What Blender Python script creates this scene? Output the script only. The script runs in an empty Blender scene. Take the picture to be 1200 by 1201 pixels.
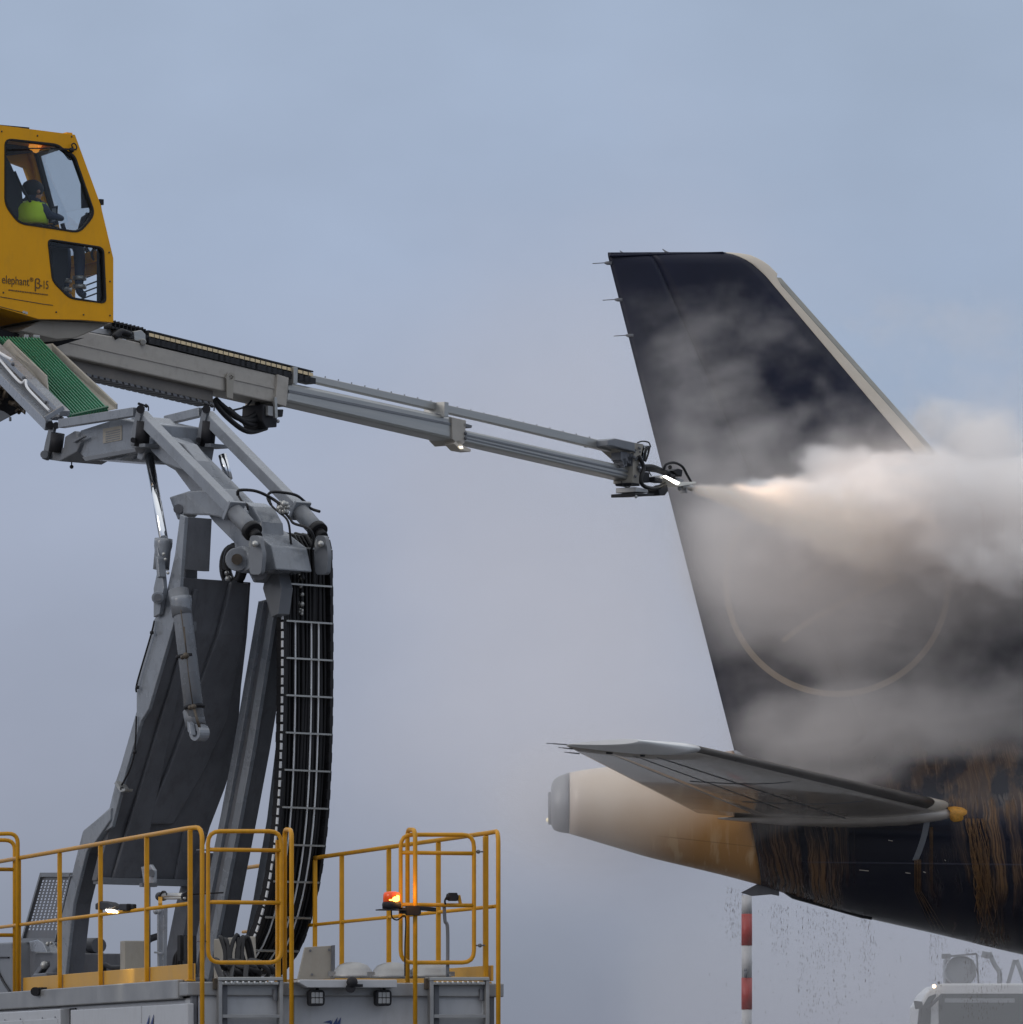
import bpy, bmesh, math, random
from mathutils import Vector as V, Matrix
from mathutils.geometry import tessellate_polygon

# ---------------------------------------------------------------- camera, sky, sun, exposure
sc = bpy.context.scene
COL = sc.collection
FP, HZ, CZ = 7000.0, 1275.0, 1.7            # focal length in photo pixels, horizon row, eye height
cam_d = bpy.data.cameras.new('camera'); cam = bpy.data.objects.new('camera', cam_d); COL.objects.link(cam)
cam.location = (0, 0, CZ); cam.rotation_euler = (math.radians(90), 0, 0)
cam_d.sensor_fit = 'HORIZONTAL'; cam_d.sensor_width = 36.0
cam_d.lens = 36.0 * FP / 1200.0
cam_d.shift_y = (HZ - 600.5) / 1200.0
cam_d.clip_start = 1.0; cam_d.clip_end = 6000
sc.camera = cam
sc.view_settings.view_transform = 'Standard'; sc.view_settings.look = 'None'
sc.view_settings.gamma = 1.0; sc.view_settings.exposure = 0.0
cy = sc.cycles
cy.use_denoising = True
cy.max_bounces = 12; cy.volume_bounces = 12; cy.transparent_max_bounces = 12
cy.volume_step_rate = 1.25; cy.volume_max_steps = 192
cy.use_adaptive_sampling = True; cy.adaptive_threshold = 0.02

SUN_EL, SUN_AZ = math.radians(20), math.radians(235)   # behind the camera, to the left
world = bpy.data.worlds.new('World'); sc.world = world; world.use_nodes = True
wt = world.node_tree; wt.nodes.clear()
def wn(t, **k):
    n = wt.nodes.new(t)
    for a, b in k.items(): setattr(n, a, b)
    return n
def ramp(n, stops):
    cr = n.color_ramp
    while len(cr.elements) > 1: cr.elements.remove(cr.elements[-1])
    for i, (p, c) in enumerate(stops):
        e = cr.elements[0] if i == 0 else cr.elements.new(p)
        e.position = p; e.color = (c[0], c[1], c[2], 1)
wo = wn('ShaderNodeOutputWorld'); bg = wn('ShaderNodeBackground'); wt.links.new(bg.outputs[0], wo.inputs[0])
tc = wn('ShaderNodeTexCoord'); sep = wn('ShaderNodeSeparateXYZ'); wt.links.new(tc.outputs['Generated'], sep.inputs[0])
# broken overcast: dull lilac cloud low down, pale blue higher, brighter cloud overhead
mr = wn('ShaderNodeMapRange'); mr.inputs[1].default_value = -0.05; mr.inputs[2].default_value = 1.0
wt.links.new(sep.outputs[2], mr.inputs[0])
rl = wn('ShaderNodeValToRGB'); wt.links.new(mr.outputs[0], rl.inputs[0])
def s2l(r, g, b): return tuple(((c/255)/12.92 if c/255 < .04045 else ((c/255+.055)/1.055)**2.4) for c in (r, g, b))
def el(py): return ((HZ-py)/FP + .05)/1.05
ramp(rl, [(0, (.03, .03, .035)), (.046, (.06, .06, .07)), (.0485, s2l(124, 130, 146)), (el(1150), s2l(131, 139, 156)), (el(900), s2l(147, 154, 173)),
          (el(600), s2l(157, 166, 187)), (el(300), s2l(158, 172, 196)), (el(0), s2l(158, 173, 196)), (.25, s2l(172, 182, 202)), (.5, (.72, .76, .83)), (1, (.96, .98, 1.0))])
rr = wn('ShaderNodeValToRGB'); wt.links.new(mr.outputs[0], rr.inputs[0])
ramp(rr, [(0, (.03, .03, .035)), (.046, (.06, .06, .07)), (.0485, s2l(128, 132, 148)), (el(1150), s2l(137, 142, 158)), (el(900), s2l(146, 155, 176)),
          (el(600), s2l(151, 167, 191)), (el(300), s2l(157, 172, 196)), (el(0), s2l(155, 170, 192)), (.25, s2l(172, 182, 202)), (.5, (.72, .76, .83)), (1, (.96, .98, 1.0))])
mx = wn('ShaderNodeMix', data_type='RGBA'); mrx = wn('ShaderNodeMapRange'); mrx.interpolation_type = 'SMOOTHSTEP'
mrx.inputs[1].default_value = -0.01; mrx.inputs[2].default_value = 0.075
wnz = wn('ShaderNodeTexNoise'); wnz.inputs['Scale'].default_value = 14; wnz.inputs['Detail'].default_value = 4
mpw = wn('ShaderNodeMapping'); mpw.inputs['Scale'].default_value = (1, 1, 1.6); wt.links.new(tc.outputs['Generated'], mpw.inputs[0]); wt.links.new(mpw.outputs[0], wnz.inputs[0])
ma = wn('ShaderNodeMath', operation='MULTIPLY_ADD'); wt.links.new(wnz.outputs[0], ma.inputs[0]); ma.inputs[1].default_value = .09; wt.links.new(sep.outputs[0], ma.inputs[2])
mb = wn('ShaderNodeMath', operation='SUBTRACT'); wt.links.new(ma.outputs[0], mb.inputs[0]); mb.inputs[1].default_value = .045
wt.links.new(mb.outputs[0], mrx.inputs[0]); wt.links.new(mrx.outputs[0], mx.inputs[0])
wt.links.new(rl.outputs[0], mx.inputs[6]); wt.links.new(rr.outputs[0], mx.inputs[7])
nz2 = wn('ShaderNodeTexNoise'); nz2.inputs['Scale'].default_value = 22; nz2.inputs['Detail'].default_value = 5; wt.links.new(mpw.outputs[0], nz2.inputs[0])
m2 = wn('ShaderNodeMapRange'); m2.inputs[1].default_value = .3; m2.inputs[2].default_value = .7; m2.inputs[3].default_value = .955; m2.inputs[4].default_value = 1.045
wt.links.new(nz2.outputs[0], m2.inputs[0])
mul = wn('ShaderNodeMix', data_type='RGBA', blend_type='MULTIPLY'); mul.inputs[0].default_value = 1
wt.links.new(mx.outputs[2], mul.inputs[6]); wt.links.new(m2.outputs[0], mul.inputs[7])
# drifting steam painted into the sky colour: paler, warmer, low in mid-view
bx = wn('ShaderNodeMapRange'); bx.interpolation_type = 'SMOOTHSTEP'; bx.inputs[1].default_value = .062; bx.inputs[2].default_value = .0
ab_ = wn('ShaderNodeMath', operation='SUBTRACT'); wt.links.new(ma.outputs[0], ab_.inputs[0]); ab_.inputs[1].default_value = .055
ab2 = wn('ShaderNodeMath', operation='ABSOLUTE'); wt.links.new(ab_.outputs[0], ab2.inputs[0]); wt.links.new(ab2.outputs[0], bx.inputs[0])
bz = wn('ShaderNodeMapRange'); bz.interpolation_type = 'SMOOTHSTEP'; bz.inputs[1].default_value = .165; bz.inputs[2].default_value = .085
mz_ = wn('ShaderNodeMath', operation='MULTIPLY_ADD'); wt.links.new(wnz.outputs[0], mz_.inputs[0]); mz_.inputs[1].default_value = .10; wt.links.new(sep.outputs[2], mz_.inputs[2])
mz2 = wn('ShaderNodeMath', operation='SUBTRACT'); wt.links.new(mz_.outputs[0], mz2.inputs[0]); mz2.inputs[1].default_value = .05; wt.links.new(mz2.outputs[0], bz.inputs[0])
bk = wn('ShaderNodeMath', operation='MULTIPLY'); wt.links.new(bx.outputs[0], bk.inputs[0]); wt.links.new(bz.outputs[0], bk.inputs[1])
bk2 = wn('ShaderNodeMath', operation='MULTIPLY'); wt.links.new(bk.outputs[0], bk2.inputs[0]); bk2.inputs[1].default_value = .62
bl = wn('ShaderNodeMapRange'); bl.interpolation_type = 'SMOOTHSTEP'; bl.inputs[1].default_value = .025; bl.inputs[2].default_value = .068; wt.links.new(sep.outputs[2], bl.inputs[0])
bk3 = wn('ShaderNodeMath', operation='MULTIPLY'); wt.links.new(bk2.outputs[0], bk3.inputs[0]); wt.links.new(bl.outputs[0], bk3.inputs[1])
painted_haze = wn('ShaderNodeMix', data_type='RGBA'); wt.links.new(bk3.outputs[0], painted_haze.inputs[0]); wt.links.new(mx.outputs[2], painted_haze.inputs[6]); painted_haze.inputs[7].default_value = (*s2l(174, 176, 190), 1)
wt.links.new(painted_haze.outputs[2], mul.inputs[6])
nish = wn('ShaderNodeTexSky', sky_type='NISHITA'); nish.sun_disc = False; nish.sun_elevation = SUN_EL; nish.sun_rotation = SUN_AZ
nb = wn('ShaderNodeMix', data_type='RGBA', blend_type='ADD'); nb.inputs[0].default_value = 0.004
wt.links.new(mul.outputs[2], nb.inputs[6]); wt.links.new(nish.outputs[0], nb.inputs[7]); wt.links.new(nb.outputs[2], bg.inputs[0])
bg.inputs[1].default_value = 1.02
sd = bpy.data.lights.new('sun', 'SUN'); sd.energy = 0.7; sd.angle = math.radians(25); sd.color = (1, .93, .86)
sun = bpy.data.objects.new('sun', sd); COL.objects.link(sun)
sun.rotation_euler = V((math.cos(SUN_EL)*math.sin(SUN_AZ), math.cos(SUN_EL)*math.cos(SUN_AZ), math.sin(SUN_EL))).to_track_quat('Z', 'Y').to_euler()

# ---------------------------------------------------------------- helpers
def P(px, py, Y): return V(((px-600)*Y/FP, Y, CZ+(HZ-py)*Y/FP))
class Plane:
    """vertical plane through o with horizontal unit normal h; at() is the point of the plane pushed w along h"""
    def __init__(s, o, h): s.o = V(o); s.h = V((h[0], h[1], 0)).normalized(); s.k = s.h.dot(s.o)
    def at(s, px, py, w=0.0):
        d = V(((px-600)/FP, 1, (HZ-py)/FP)); t = (s.k+w)/d.dot(s.h)
        return V((0, 0, CZ))+d*t
    def poly(s, pts, w=0.0): return [s.at(x, y, w) for x, y in pts]

WL = {}
class MB:
    def __init__(s): s.v = []; s.f = []; s.sm = []; s.mi = []; s.m = 0
    def add(s, vs, fs, smooth=False):
        b = len(s.v); s.v += [V(q) for q in vs]
        for f in fs: s.f.append([b+i for i in f]); s.sm.append(smooth); s.mi.append(s.m)
        return s
    def prism(s, loop, off, holes=()):
        off = V(off)
        loops = [[V(q) for q in loop]]+[[V(q) for q in h] for h in holes]
        # own 2D projection keeps tessellation safe for any plane
        flat = [q for l in loops for q in l]; n = len(flat)
        if not holes and len(loop) <= 4: tris = [tuple(range(n))]
        else: tris = tessellate_polygon(loops)
        vs = flat+[q+off for q in flat]
        fs = [tuple(t) for t in tris]+[tuple(i+n for i in reversed(t)) for t in tris]
        b = 0
        for l in loops:
            m = len(l)
            for i in range(m):
                j = (i+1) % m
                fs.append((b+i, b+j, b+j+n, b+i+n))
            b += m
        return s.add(vs, fs)
    def box(s, c, sx, sy, sz, ax=None, ay=None, az=None):
        c = V(c); ax = V(ax or (1, 0, 0)).normalized(); ay = V(ay or (0, 1, 0)).normalized(); az = V(az) .normalized() if az else ax.cross(ay).normalized()
        a, b, d = ax*sx/2, ay*sy/2, az*sz/2
        vs = [c-a-b-d, c+a-b-d, c+a+b-d, c-a+b-d, c-a-b+d, c+a-b+d, c+a+b+d, c-a+b+d]
        return s.add(vs, [(0, 3, 2, 1), (4, 5, 6, 7), (0, 1, 5, 4), (1, 2, 6, 5), (2, 3, 7, 6), (3, 0, 4, 7)])
    def beam(s, p0, p1, w, h, up=(0, 0, 1)):
        p0, p1 = V(p0), V(p1); d = (p1-p0); L = d.length; d.normalize()
        side = d.cross(V(up)).normalized(); u = side.cross(d).normalized()
        return s.box((p0+p1)/2, L, w, h, d, side, u)
    def tube(s, pts, r, n=10, closed=False, caps=True):
        pts = [V(q) for q in pts]; m = len(pts)
        rs = r if isinstance(r, (list, tuple)) else [r]*m
        def tang(i):
            a = pts[i-1] if (i > 0 or closed) else pts[i]; b = pts[(i+1) % m] if (i < m-1 or closed) else pts[i]
            t = (b-a)
            return t.normalized() if t.length > 1e-9 else V((0, 0, 1))
        t0 = tang(0); ref = V((0, 0, 1)) if abs(t0.z) < .9 else V((1, 0, 0))
        nrm = t0.cross(ref).normalized(); vs = []
        for i in range(m):
            t = tang(i); nrm = (nrm-t*nrm.dot(t)).normalized(); bn = t.cross(nrm)
            for k in range(n):
                a = 2*math.pi*k/n; vs.append(pts[i]+(nrm*math.cos(a)+bn*math.sin(a))*rs[i])
        fs = []
        for i in range(m if closed else m-1):
            j = (i+1) % m
            for k in range(n): fs.append((i*n+k, i*n+(k+1) % n, j*n+(k+1) % n, j*n+k))
        s.add(vs, fs, True)
        if caps and not closed:
            b = len(s.v)-len(vs)
            s.f.append([b+k for k in range(n)][::-1]); s.sm.append(False); s.mi.append(s.m)
            s.f.append([b+(m-1)*n+k for k in range(n)]); s.sm.append(False); s.mi.append(s.m)
        return s
    def cyl(s, p0, p1, r, n=16, r1=None): return s.tube([p0, p1], [r, r if r1 is None else r1], n)
    def ball(s, c, r, n=10, sc_=(1, 1, 1)):
        c = V(c); vs = []; fs = []; m = n//2
        for i in range(m+1):
            th = math.pi*i/m
            for k in range(n):
                a = 2*math.pi*k/n
                vs.append(c+V((math.sin(th)*math.cos(a)*sc_[0], math.sin(th)*math.sin(a)*sc_[1], math.cos(th)*sc_[2]))*r)
        for i in range(m):
            for k in range(n): fs.append((i*n+k, i*n+(k+1) % n, (i+1)*n+(k+1) % n, (i+1)*n+k))
        return s.add(vs, fs, True)
    def loft(s, rings, closed=True, caps=True, smooth=True):
        n = len(rings[0]); vs = [q for r in rings for q in r]; fs = []
        for i in range(len(rings)-1):
            for k in range(n if closed else n-1):
                j = (k+1) % n; fs.append((i*n+k, i*n+j, (i+1)*n+j, (i+1)*n+k))
        s.add(vs, fs, smooth)
        if caps and closed:
            b = len(s.v)-len(vs)
            s.f.append([b+k for k in range(n)][::-1]); s.sm.append(False); s.mi.append(s.m)
            s.f.append([b+(len(rings)-1)*n+k for k in range(n)]); s.sm.append(False); s.mi.append(s.m)
        return s
    def build(s, name, mat, parent=None, bevel=0.0, label=None, norm=True, origin=None):
        if origin is None:
            lo = V([min(q[i] for q in s.v) for i in range(3)]); hi = V([max(q[i] for q in s.v) for i in range(3)])
            origin = (lo+hi)/2
        origin = V(origin)
        me = bpy.data.meshes.new(name)
        me.from_pydata([tuple(q-origin) for q in s.v], [], s.f)
        mats = mat if isinstance(mat, (list, tuple)) else [mat]
        for m in mats: me.materials.append(m)
        for p, sm, mi in zip(me.polygons, s.sm, s.mi): p.use_smooth = sm; p.material_index = mi
        if norm:
            bm = bmesh.new(); bm.from_mesh(me)
            bmesh.ops.remove_doubles(bm, verts=bm.verts, dist=1e-5)
            bmesh.ops.recalc_face_normals(bm, faces=bm.faces)
            bm.to_mesh(me); bm.free()
        me.update()
        o = bpy.data.objects.new(name, me); COL.objects.link(o)
        place(o, origin, parent)
        if bevel:
            b = o.modifiers.new('bevel', 'BEVEL'); b.width = bevel; b.segments = 2; b.limit_method = 'ANGLE'; b.angle_limit = math.radians(35)
        if label: o['label'] = label
        return o
def place(o, loc, parent=None):
    loc = V(loc); WL[o.name] = loc
    o.location = loc
    if parent:
        o.parent = parent; o.location = loc-WL[parent.name]
def tag(o, label, cat, group=None, kind=None):
    if label: o['label'] = label
    if cat: o['category'] = cat
    if group: o['group'] = group
    if kind: o['kind'] = kind
    return o
def thing(name, loc, label, cat, group=None):
    o = bpy.data.objects.new(name, None); COL.objects.link(o); o.empty_display_size = .3
    place(o, loc); return tag(o, label, cat, group)
def smooth_path(pts, k=6):
    """Catmull-Rom through the points"""
    pts = [V(p) for p in pts]; out = []
    for i in range(len(pts)-1):
        p0 = pts[max(i-1, 0)]; p1 = pts[i]; p2 = pts[i+1]; p3 = pts[min(i+2, len(pts)-1)]
        for j in range(k):
            t = j/k
            out.append(.5*((2*p1)+(p2-p0)*t+(2*p0-5*p1+4*p2-p3)*t*t+(3*p1-p0-3*p2+p3)*t**3))
    out.append(pts[-1]); return out
def round_poly(pts, r, k=4):
    out = []; n = len(pts)
    for i in range(n):
        a, b, c = V(pts[i-1]), V(pts[i]), V(pts[(i+1) % n])
        ra = min(r, (a-b).length*.45, (c-b).length*.45)
        p, q = b+(a-b).normalized()*ra, b+(c-b).normalized()*ra
        for j in range(k+1):
            t = j/k; out.append(p*(1-t)**2+b*2*t*(1-t)+q*t*t)
    return out
def round_path(pts, r, k=5):
    out = [V(pts[0])]
    for i in range(1, len(pts)-1):
        a, b, c = V(pts[i-1]), V(pts[i]), V(pts[i+1])
        ra = min(r, (a-b).length*.48, (c-b).length*.48)
        p, q = b+(a-b).normalized()*ra, b+(c-b).normalized()*ra
        for j in range(k+1):
            t = j/k; out.append(p*(1-t)**2+b*2*t*(1-t)+q*t*t)
    out.append(V(pts[-1])); return out

# ---------------------------------------------------------------- materials
def mat(name, col, rough=.5, metal=0.0, var=.12, vs=3.0, bump=0.0, bs=60, dirt=None, dirt_amt=.3, coat=0.0, spec=.5, stretch=(1, 1, 1)):
    m = bpy.data.materials.new(name); m.use_nodes = True; t = m.node_tree; b = t.nodes['Principled BSDF']
    b.inputs['Roughness'].default_value = rough; b.inputs['Metallic'].default_value = metal
    b.inputs['Coat Weight'].default_value = coat; b.inputs['Specular IOR Level'].default_value = spec
    g = t.nodes.new('ShaderNodeTexCoord'); mp = t.nodes.new('ShaderNodeMapping'); mp.inputs['Scale'].default_value = stretch
    t.links.new(g.outputs['Object'], mp.inputs[0])
    n = t.nodes.new('ShaderNodeTexNoise'); n.inputs['Scale'].default_value = vs; n.inputs['Detail'].default_value = 6; n.inputs['Roughness'].default_value = .6
    t.links.new(mp.outputs[0], n.inputs[0])
    r = t.nodes.new('ShaderNodeValToRGB'); lo = tuple(c*(1-var) for c in col); hi = tuple(min(1, c*(1+var)) for c in col)
    ramp(r, [(.3, lo), (.7, hi)]); t.links.new(n.outputs[0], r.inputs[0]); out = r.outputs[0]
    if dirt:
        n2 = t.nodes.new('ShaderNodeTexNoise'); n2.inputs['Scale'].default_value = vs*2.3; n2.inputs['Detail'].default_value = 8; n2.inputs['Roughness'].default_value = .7
        mp2 = t.nodes.new('ShaderNodeMapping'); mp2.inputs['Scale'].default_value = (stretch[0]*1.5, stretch[1]*1.5, stretch[2]*.5)
        t.links.new(g.outputs['Object'], mp2.inputs[0]); t.links.new(mp2.outputs[0], n2.inputs[0])
        r2 = t.nodes.new('ShaderNodeMapRange'); r2.inputs[1].default_value = .5; r2.inputs[2].default_value = .75; r2.inputs[4].default_value = dirt_amt
        t.links.new(n2.outputs[0], r2.inputs[0])
        mxn = t.nodes.new('ShaderNodeMix'); mxn.data_type = 'RGBA'; t.links.new(r2.outputs[0], mxn.inputs[0]); t.links.new(out, mxn.inputs[6]); mxn.inputs[7].default_value = (*dirt, 1)
        out = mxn.outputs[2]
    t.links.new(out, b.inputs['Base Color'])
    rn = t.nodes.new('ShaderNodeMapRange'); rn.inputs[1].default_value = .3; rn.inputs[2].default_value = .7
    rn.inputs[3].default_value = max(.03, rough-.08); rn.inputs[4].default_value = min(1, rough+.08)
    t.links.new(n.outputs[0], rn.inputs[0]); t.links.new(rn.outputs[0], b.inputs['Roughness'])
    if bump:
        bp = t.nodes.new('ShaderNodeBump'); bp.inputs['Strength'].default_value = bump; bp.inputs['Distance'].default_value = .01
        nb_ = t.nodes.new('ShaderNodeTexNoise'); nb_.inputs['Scale'].default_value = bs; nb_.inputs['Detail'].default_value = 3
        t.links.new(g.outputs['Object'], nb_.inputs[0]); t.links.new(nb_.outputs[0], bp.inputs['Height']); t.links.new(bp.outputs[0], b.inputs['Normal'])
    return m
def emit(name, col, st):
    m = bpy.data.materials.new(name); m.use_nodes = True; t = m.node_tree; b = t.nodes['Principled BSDF']
    b.inputs['Base Color'].default_value = (*col, 1); b.inputs['Emission Color'].default_value = (*col, 1); b.inputs['Emission Strength'].default_value = st
    return m
M = {}
M['yellow'] = mat('yellow_paint', (.72, .335, .003), .42, var=.05, coat=.0, spec=.25, dirt=(.42, .22, .03), dirt_amt=.3)
M['rail'] = mat('railing_yellow_paint', (.52, .245, .005), .42, var=.1, vs=9, spec=.35, dirt=(.22, .13, .03), dirt_amt=.35)
M['toe'] = mat('toe_board_paint', (.50, .27, .04), .5, var=.08, dirt=(.3, .2, .08), dirt_amt=.3)
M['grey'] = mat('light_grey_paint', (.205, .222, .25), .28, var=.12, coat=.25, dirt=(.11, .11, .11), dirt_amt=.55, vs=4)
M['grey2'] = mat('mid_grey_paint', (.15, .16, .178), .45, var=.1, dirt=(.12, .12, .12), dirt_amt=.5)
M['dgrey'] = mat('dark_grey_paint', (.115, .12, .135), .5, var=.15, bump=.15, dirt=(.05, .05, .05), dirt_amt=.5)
M['boom'] = mat('boom_grey_paint', (.37, .345, .31), .5, var=.07, vs=2, dirt=(.2, .18, .15), dirt_amt=.45, stretch=(1, 1, 3))
M['alu'] = mat('brushed_aluminium', (.40, .40, .385), .40, .7, var=.12, vs=2, stretch=(.5, .5, 9))
M['alud'] = mat('weathered_aluminium', (.3, .3, .3), .45, .6, var=.2, vs=3)
M['chrome'] = mat('chrome_rod', (.75, .77, .8), .1, 1.0, var=.03)
M['black'] = mat('black_rubber', (.012, .012, .014), .55, var=.3, spec=.3)
M['blackp'] = mat('black_plastic', (.018, .018, .021), .55, var=.2, bump=.1, spec=.2)
M['white'] = mat('white_body_panel', (.40, .41, .43), .4, var=.04, dirt=(.3, .3, .3), dirt_amt=.45, coat=.1)
M['beige'] = mat('beige_paint', (.29, .27, .235), .55, var=.08, dirt=(.2, .17, .13), dirt_amt=.4)
M['green'] = mat('green_grating', (.010, .085, .04), .5, var=.15, vs=12)
M['greenh'] = mat('green_grating_rib', (.04, .20, .11), .4, var=.12, vs=12)
M['bronze'] = mat('brown_steel', (.07, .055, .04), .5, .2, var=.3, vs=14)
M['seat'] = mat('dark_seat_fabric', (.02, .022, .028), .8, var=.2)
M['white_rod'] = mat('pale_hose', (.62, .63, .65), .4, var=.1)
M['navy'] = mat('navy_tail_paint', (.0045, .0065, .021), .45, var=.25, vs=1.2, spec=.3)
M['cream'] = mat('cream_edge_paint', (.50, .45, .38), .4, var=.05)
M['ledge'] = mat('bare_metal_edge', (.24, .24, .22), .45, .3, var=.12)
M['asphalt'] = mat('wet_apron', (.095, .095, .098), .5, var=.25, vs=.4, bump=.2, bs=30)
M['amber'] = None
def glass(name, tint, fac=1.0):
    m = bpy.data.materials.new(name); m.use_nodes = True; t = m.node_tree; t.nodes.remove(t.nodes['Principled BSDF']); o = t.nodes['Material Output']
    tr = t.nodes.new('ShaderNodeBsdfTransparent'); tr.inputs[0].default_value = (*tint, 1)
    gl = t.nodes.new('ShaderNodeBsdfGlossy'); gl.inputs['Roughness'].default_value = .03
    fr = t.nodes.new('ShaderNodeFresnel'); fr.inputs[0].default_value = 1.45
    ml = t.nodes.new('ShaderNodeMath'); ml.operation = 'MULTIPLY'; ml.inputs[1].default_value = fac; t.links.new(fr.outputs[0], ml.inputs[0])
    x = t.nodes.new('ShaderNodeMixShader'); t.links.new(ml.outputs[0], x.inputs[0]); t.links.new(tr.outputs[0], x.inputs[1]); t.links.new(gl.outputs[0], x.inputs[2]); t.links.new(x.outputs[0], o.inputs[0])
    return m
M['glass'] = glass('cab_window_glass', (.95, .97, .98), .45)
M['clear'] = glass('clear_plastic_guard', (.8, .82, .84), 2.0)

# ---------------------------------------------------------------- ground
g = MB().add([(-1500, -200, 0), (1500, -200, 0), (1500, 4000, 0), (-1500, 4000, 0)], [(0, 1, 2, 3)]).build('apron_ground', M['asphalt'])
g['kind'] = 'structure'

# ================================================================ DE-ICING TRUCK
DO = V((-2.311, 43.0, 0)); DE = V((.9578, .2873, 0)).normalized(); DD = V((-.2873, .9578, 0)).normalized(); DZ = 2.468
def T(u, v, z): return V((DO.x, DO.y, DZ+z))+DE*u+DD*v
REAR = Plane(DO, DD); SIDE = Plane(DO, DE)
def r(px, py, v=0.0): return REAR.at(px, py, v)
def l(px, py, u=0.0): return SIDE.at(px, py, u)
truck = thing('deicing_truck', (DO.x+DE.x*1.15, DO.y+DE.y*1.15, 0), 'grey and yellow aircraft de-icing truck with railed deck, folded lifting arm and raised yellow cab', 'truck')

# body
mb = MB()
mb.box(T(1.15, 4.6, -.93), 2.28, 9.1, 1.62, DE, DD)
body = mb.build('body', M['white'], truck, .02)
mb = MB(); mb.box(T(1.15, 4.6, -.06), 2.38, 9.3, .10, DE, DD)
mb.box(T(-.03, 4.7, -.06), .05, 9.0, .14, DE, DD)
deck = mb.build('deck', M['alud'], truck, .008)
# side panels, with dark seams between (the left one stands proud)
def side_panel(v0, v1, z0, z1, prom, nm='side_panel', m='white'):
    b = MB(); b.box(T(.01-prom/2, (v0+v1)/2, (z0+z1)/2), prom, v1-v0, z1-z0, DE, DD)
    return b.build(nm, M[m], truck, .008)
def vside(px, u=0.0):
    q = l(px, 1170, u); return (q-T(0, 0, 0)).dot(DD)
v1 = vside(226); v2 = vside(172.5); v3 = vside(171.5); v4 = vside(88.5); v5 = vside(82); v6 = vside(40); v7 = vside(-10)
side_panel(v1, v2, -1.7, -.165, .05); side_panel(v3, v4, -1.7, -.165, .05)
p = side_panel(v5, v7, -1.7, -.155, .09)
b = MB(); b.box(T(-.081, (v5+v6)/2+.02, -.93), .012, (v6-v5)-.1, 1.4, DE, DD); b.box(T(-.081, (v6+v7)/2+.02, -.93), .012, (v7-v6)-.06, 1.4, DE, DD)
b.build('panel_sheet', M['white'], p, .004)
b = MB(); b.m = 0
for vv in (v5+.12, v5+.6, v6+.1, v6+.7):
    for zz in (-.22, -.32): b.cyl(T(-.09, vv, zz), T(-.095, vv, zz), .008, 8)
b.build('rivet', M['dgrey'], p)
b = MB(); b.box(T(.012, (v4+v5)/2, -.9), .03, v5-v4, 1.5, DE, DD); b.build('panel_gap', M['black'], truck)
# rear uprights and rear face
def rbox(x0, x1, y0, y1, v0, v1, nm, m, bev=.004, parent=None):
    a = r(x0, y0, v0); b_ = r(x1, y0, v0); c = r(x1, y1, v0); d_ = r(x0, y1, v0)
    q = MB(); q.prism([a, b_, c, d_], DD*(v1-v0)); return q.build(nm, M[m], parent or truck, bev)
rbox(225, 231, 1160, 1290, -.03, .02, 'corner_post', 'dgrey')
rbox(232.5, 256, 1152, 1290, -.025, .02, 'rear_panel', 'white')
rbox(331, 344, 1152, 1290, -.028, .02, 'rear_panel', 'white')
rbox(345, 505, 1156, 1290, -.015, .02, 'rear_panel', 'white')
rbox(572, 580, 1156, 1290, -.03, .02, 'corner_post', 'dgrey')
rbox(566, 571, 1154, 1290, -.028, .02, 'rear_panel', 'white')
# railings -------------------------------------------------------------
R1 = .0172
def rail_u(u, vs, vend, outer_u):
    b = MB()
    b.tube(round_path([T(u, vend, 1.1), T(u, .1, 1.1), T(outer_u, -.14, 1.1), T(outer_u, -.14, -1.9)], .10), R1, 10)
    tp = b.build('top_rail', M['rail'], truck)
    b = MB(); b.cyl(T(u, vend, .555), T(u, .02, .555), .014, 8); b.build('mid_rail', M['rail'], truck)
    for v in vs:
        b = MB(); b.box(T(u, v, .535), .033, .033, 1.1, DE, DD); b.box(T(u, v, -.0), .07, .07, .012, DE, DD)
        b.build('post', M['rail'], truck, .004)
rail_u(0.0, [.02, 1.39, 2.94, 4.4, 5.95, 7.4], 8.6, .05)
rail_u(2.3, [.28, 1.55, 2.95, 4.36, 5.2, 6.8], 7.6, 2.27)
for u, ve in ((.03, 5.9), (2.27, 6.4)):
    b = MB(); b.box(T(u, ve/2, .065), .012, ve, .115, DE, DD); b.build('toe_board', M['toe'], truck, .003)
# gates
def gate(x0, x1, y0, y1, bars, v):
    root = MB(); root.tube(round_poly([r(x0, y0, v), r(x1, y0, v), r(x1, y1, v), r(x0, y1, v)], .09), .0158, 10, closed=True)
    g_ = root.build('gate', M['rail'], truck)
    for yb in bars:
        b = MB(); b.cyl(r(x0, yb, v), r(x1, yb+1, v), .015, 8); b.build('bar', M['rail'], g_)
    return g_
gate(244, 330, 975, 1129, [996.5, 1058], .0); gate(470, 556, 979, 1129, [1000, 1061], .0)
for xa in (327, 570.5):
    rbox(xa-2.6, xa+2.6, 985 if xa < 400 else 981, 1153, .03, .07, 'post', 'rail')
for xa, xb in ((334, 342), (478, 487)):
    b = MB(); b.tube(round_path([r(xa, 1153, .12), r(xa, 973, .12), r(xb, 973.5, -.14), r(xb, 1320, -.14)], .07), R1, 10)
    b.build('grab_rail', M['rail'], truck)
for x, y in ((561, 999), (563, 1109), (236.5, 997), (236.5, 1104)):
    b = MB(); b.cyl(r(x-6, y, 0), r(x+6, y, 0), .006, 6); b.ball(r(x, y, 0), .016, 8); b.build('hinge', M['dgrey'], truck)
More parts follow.
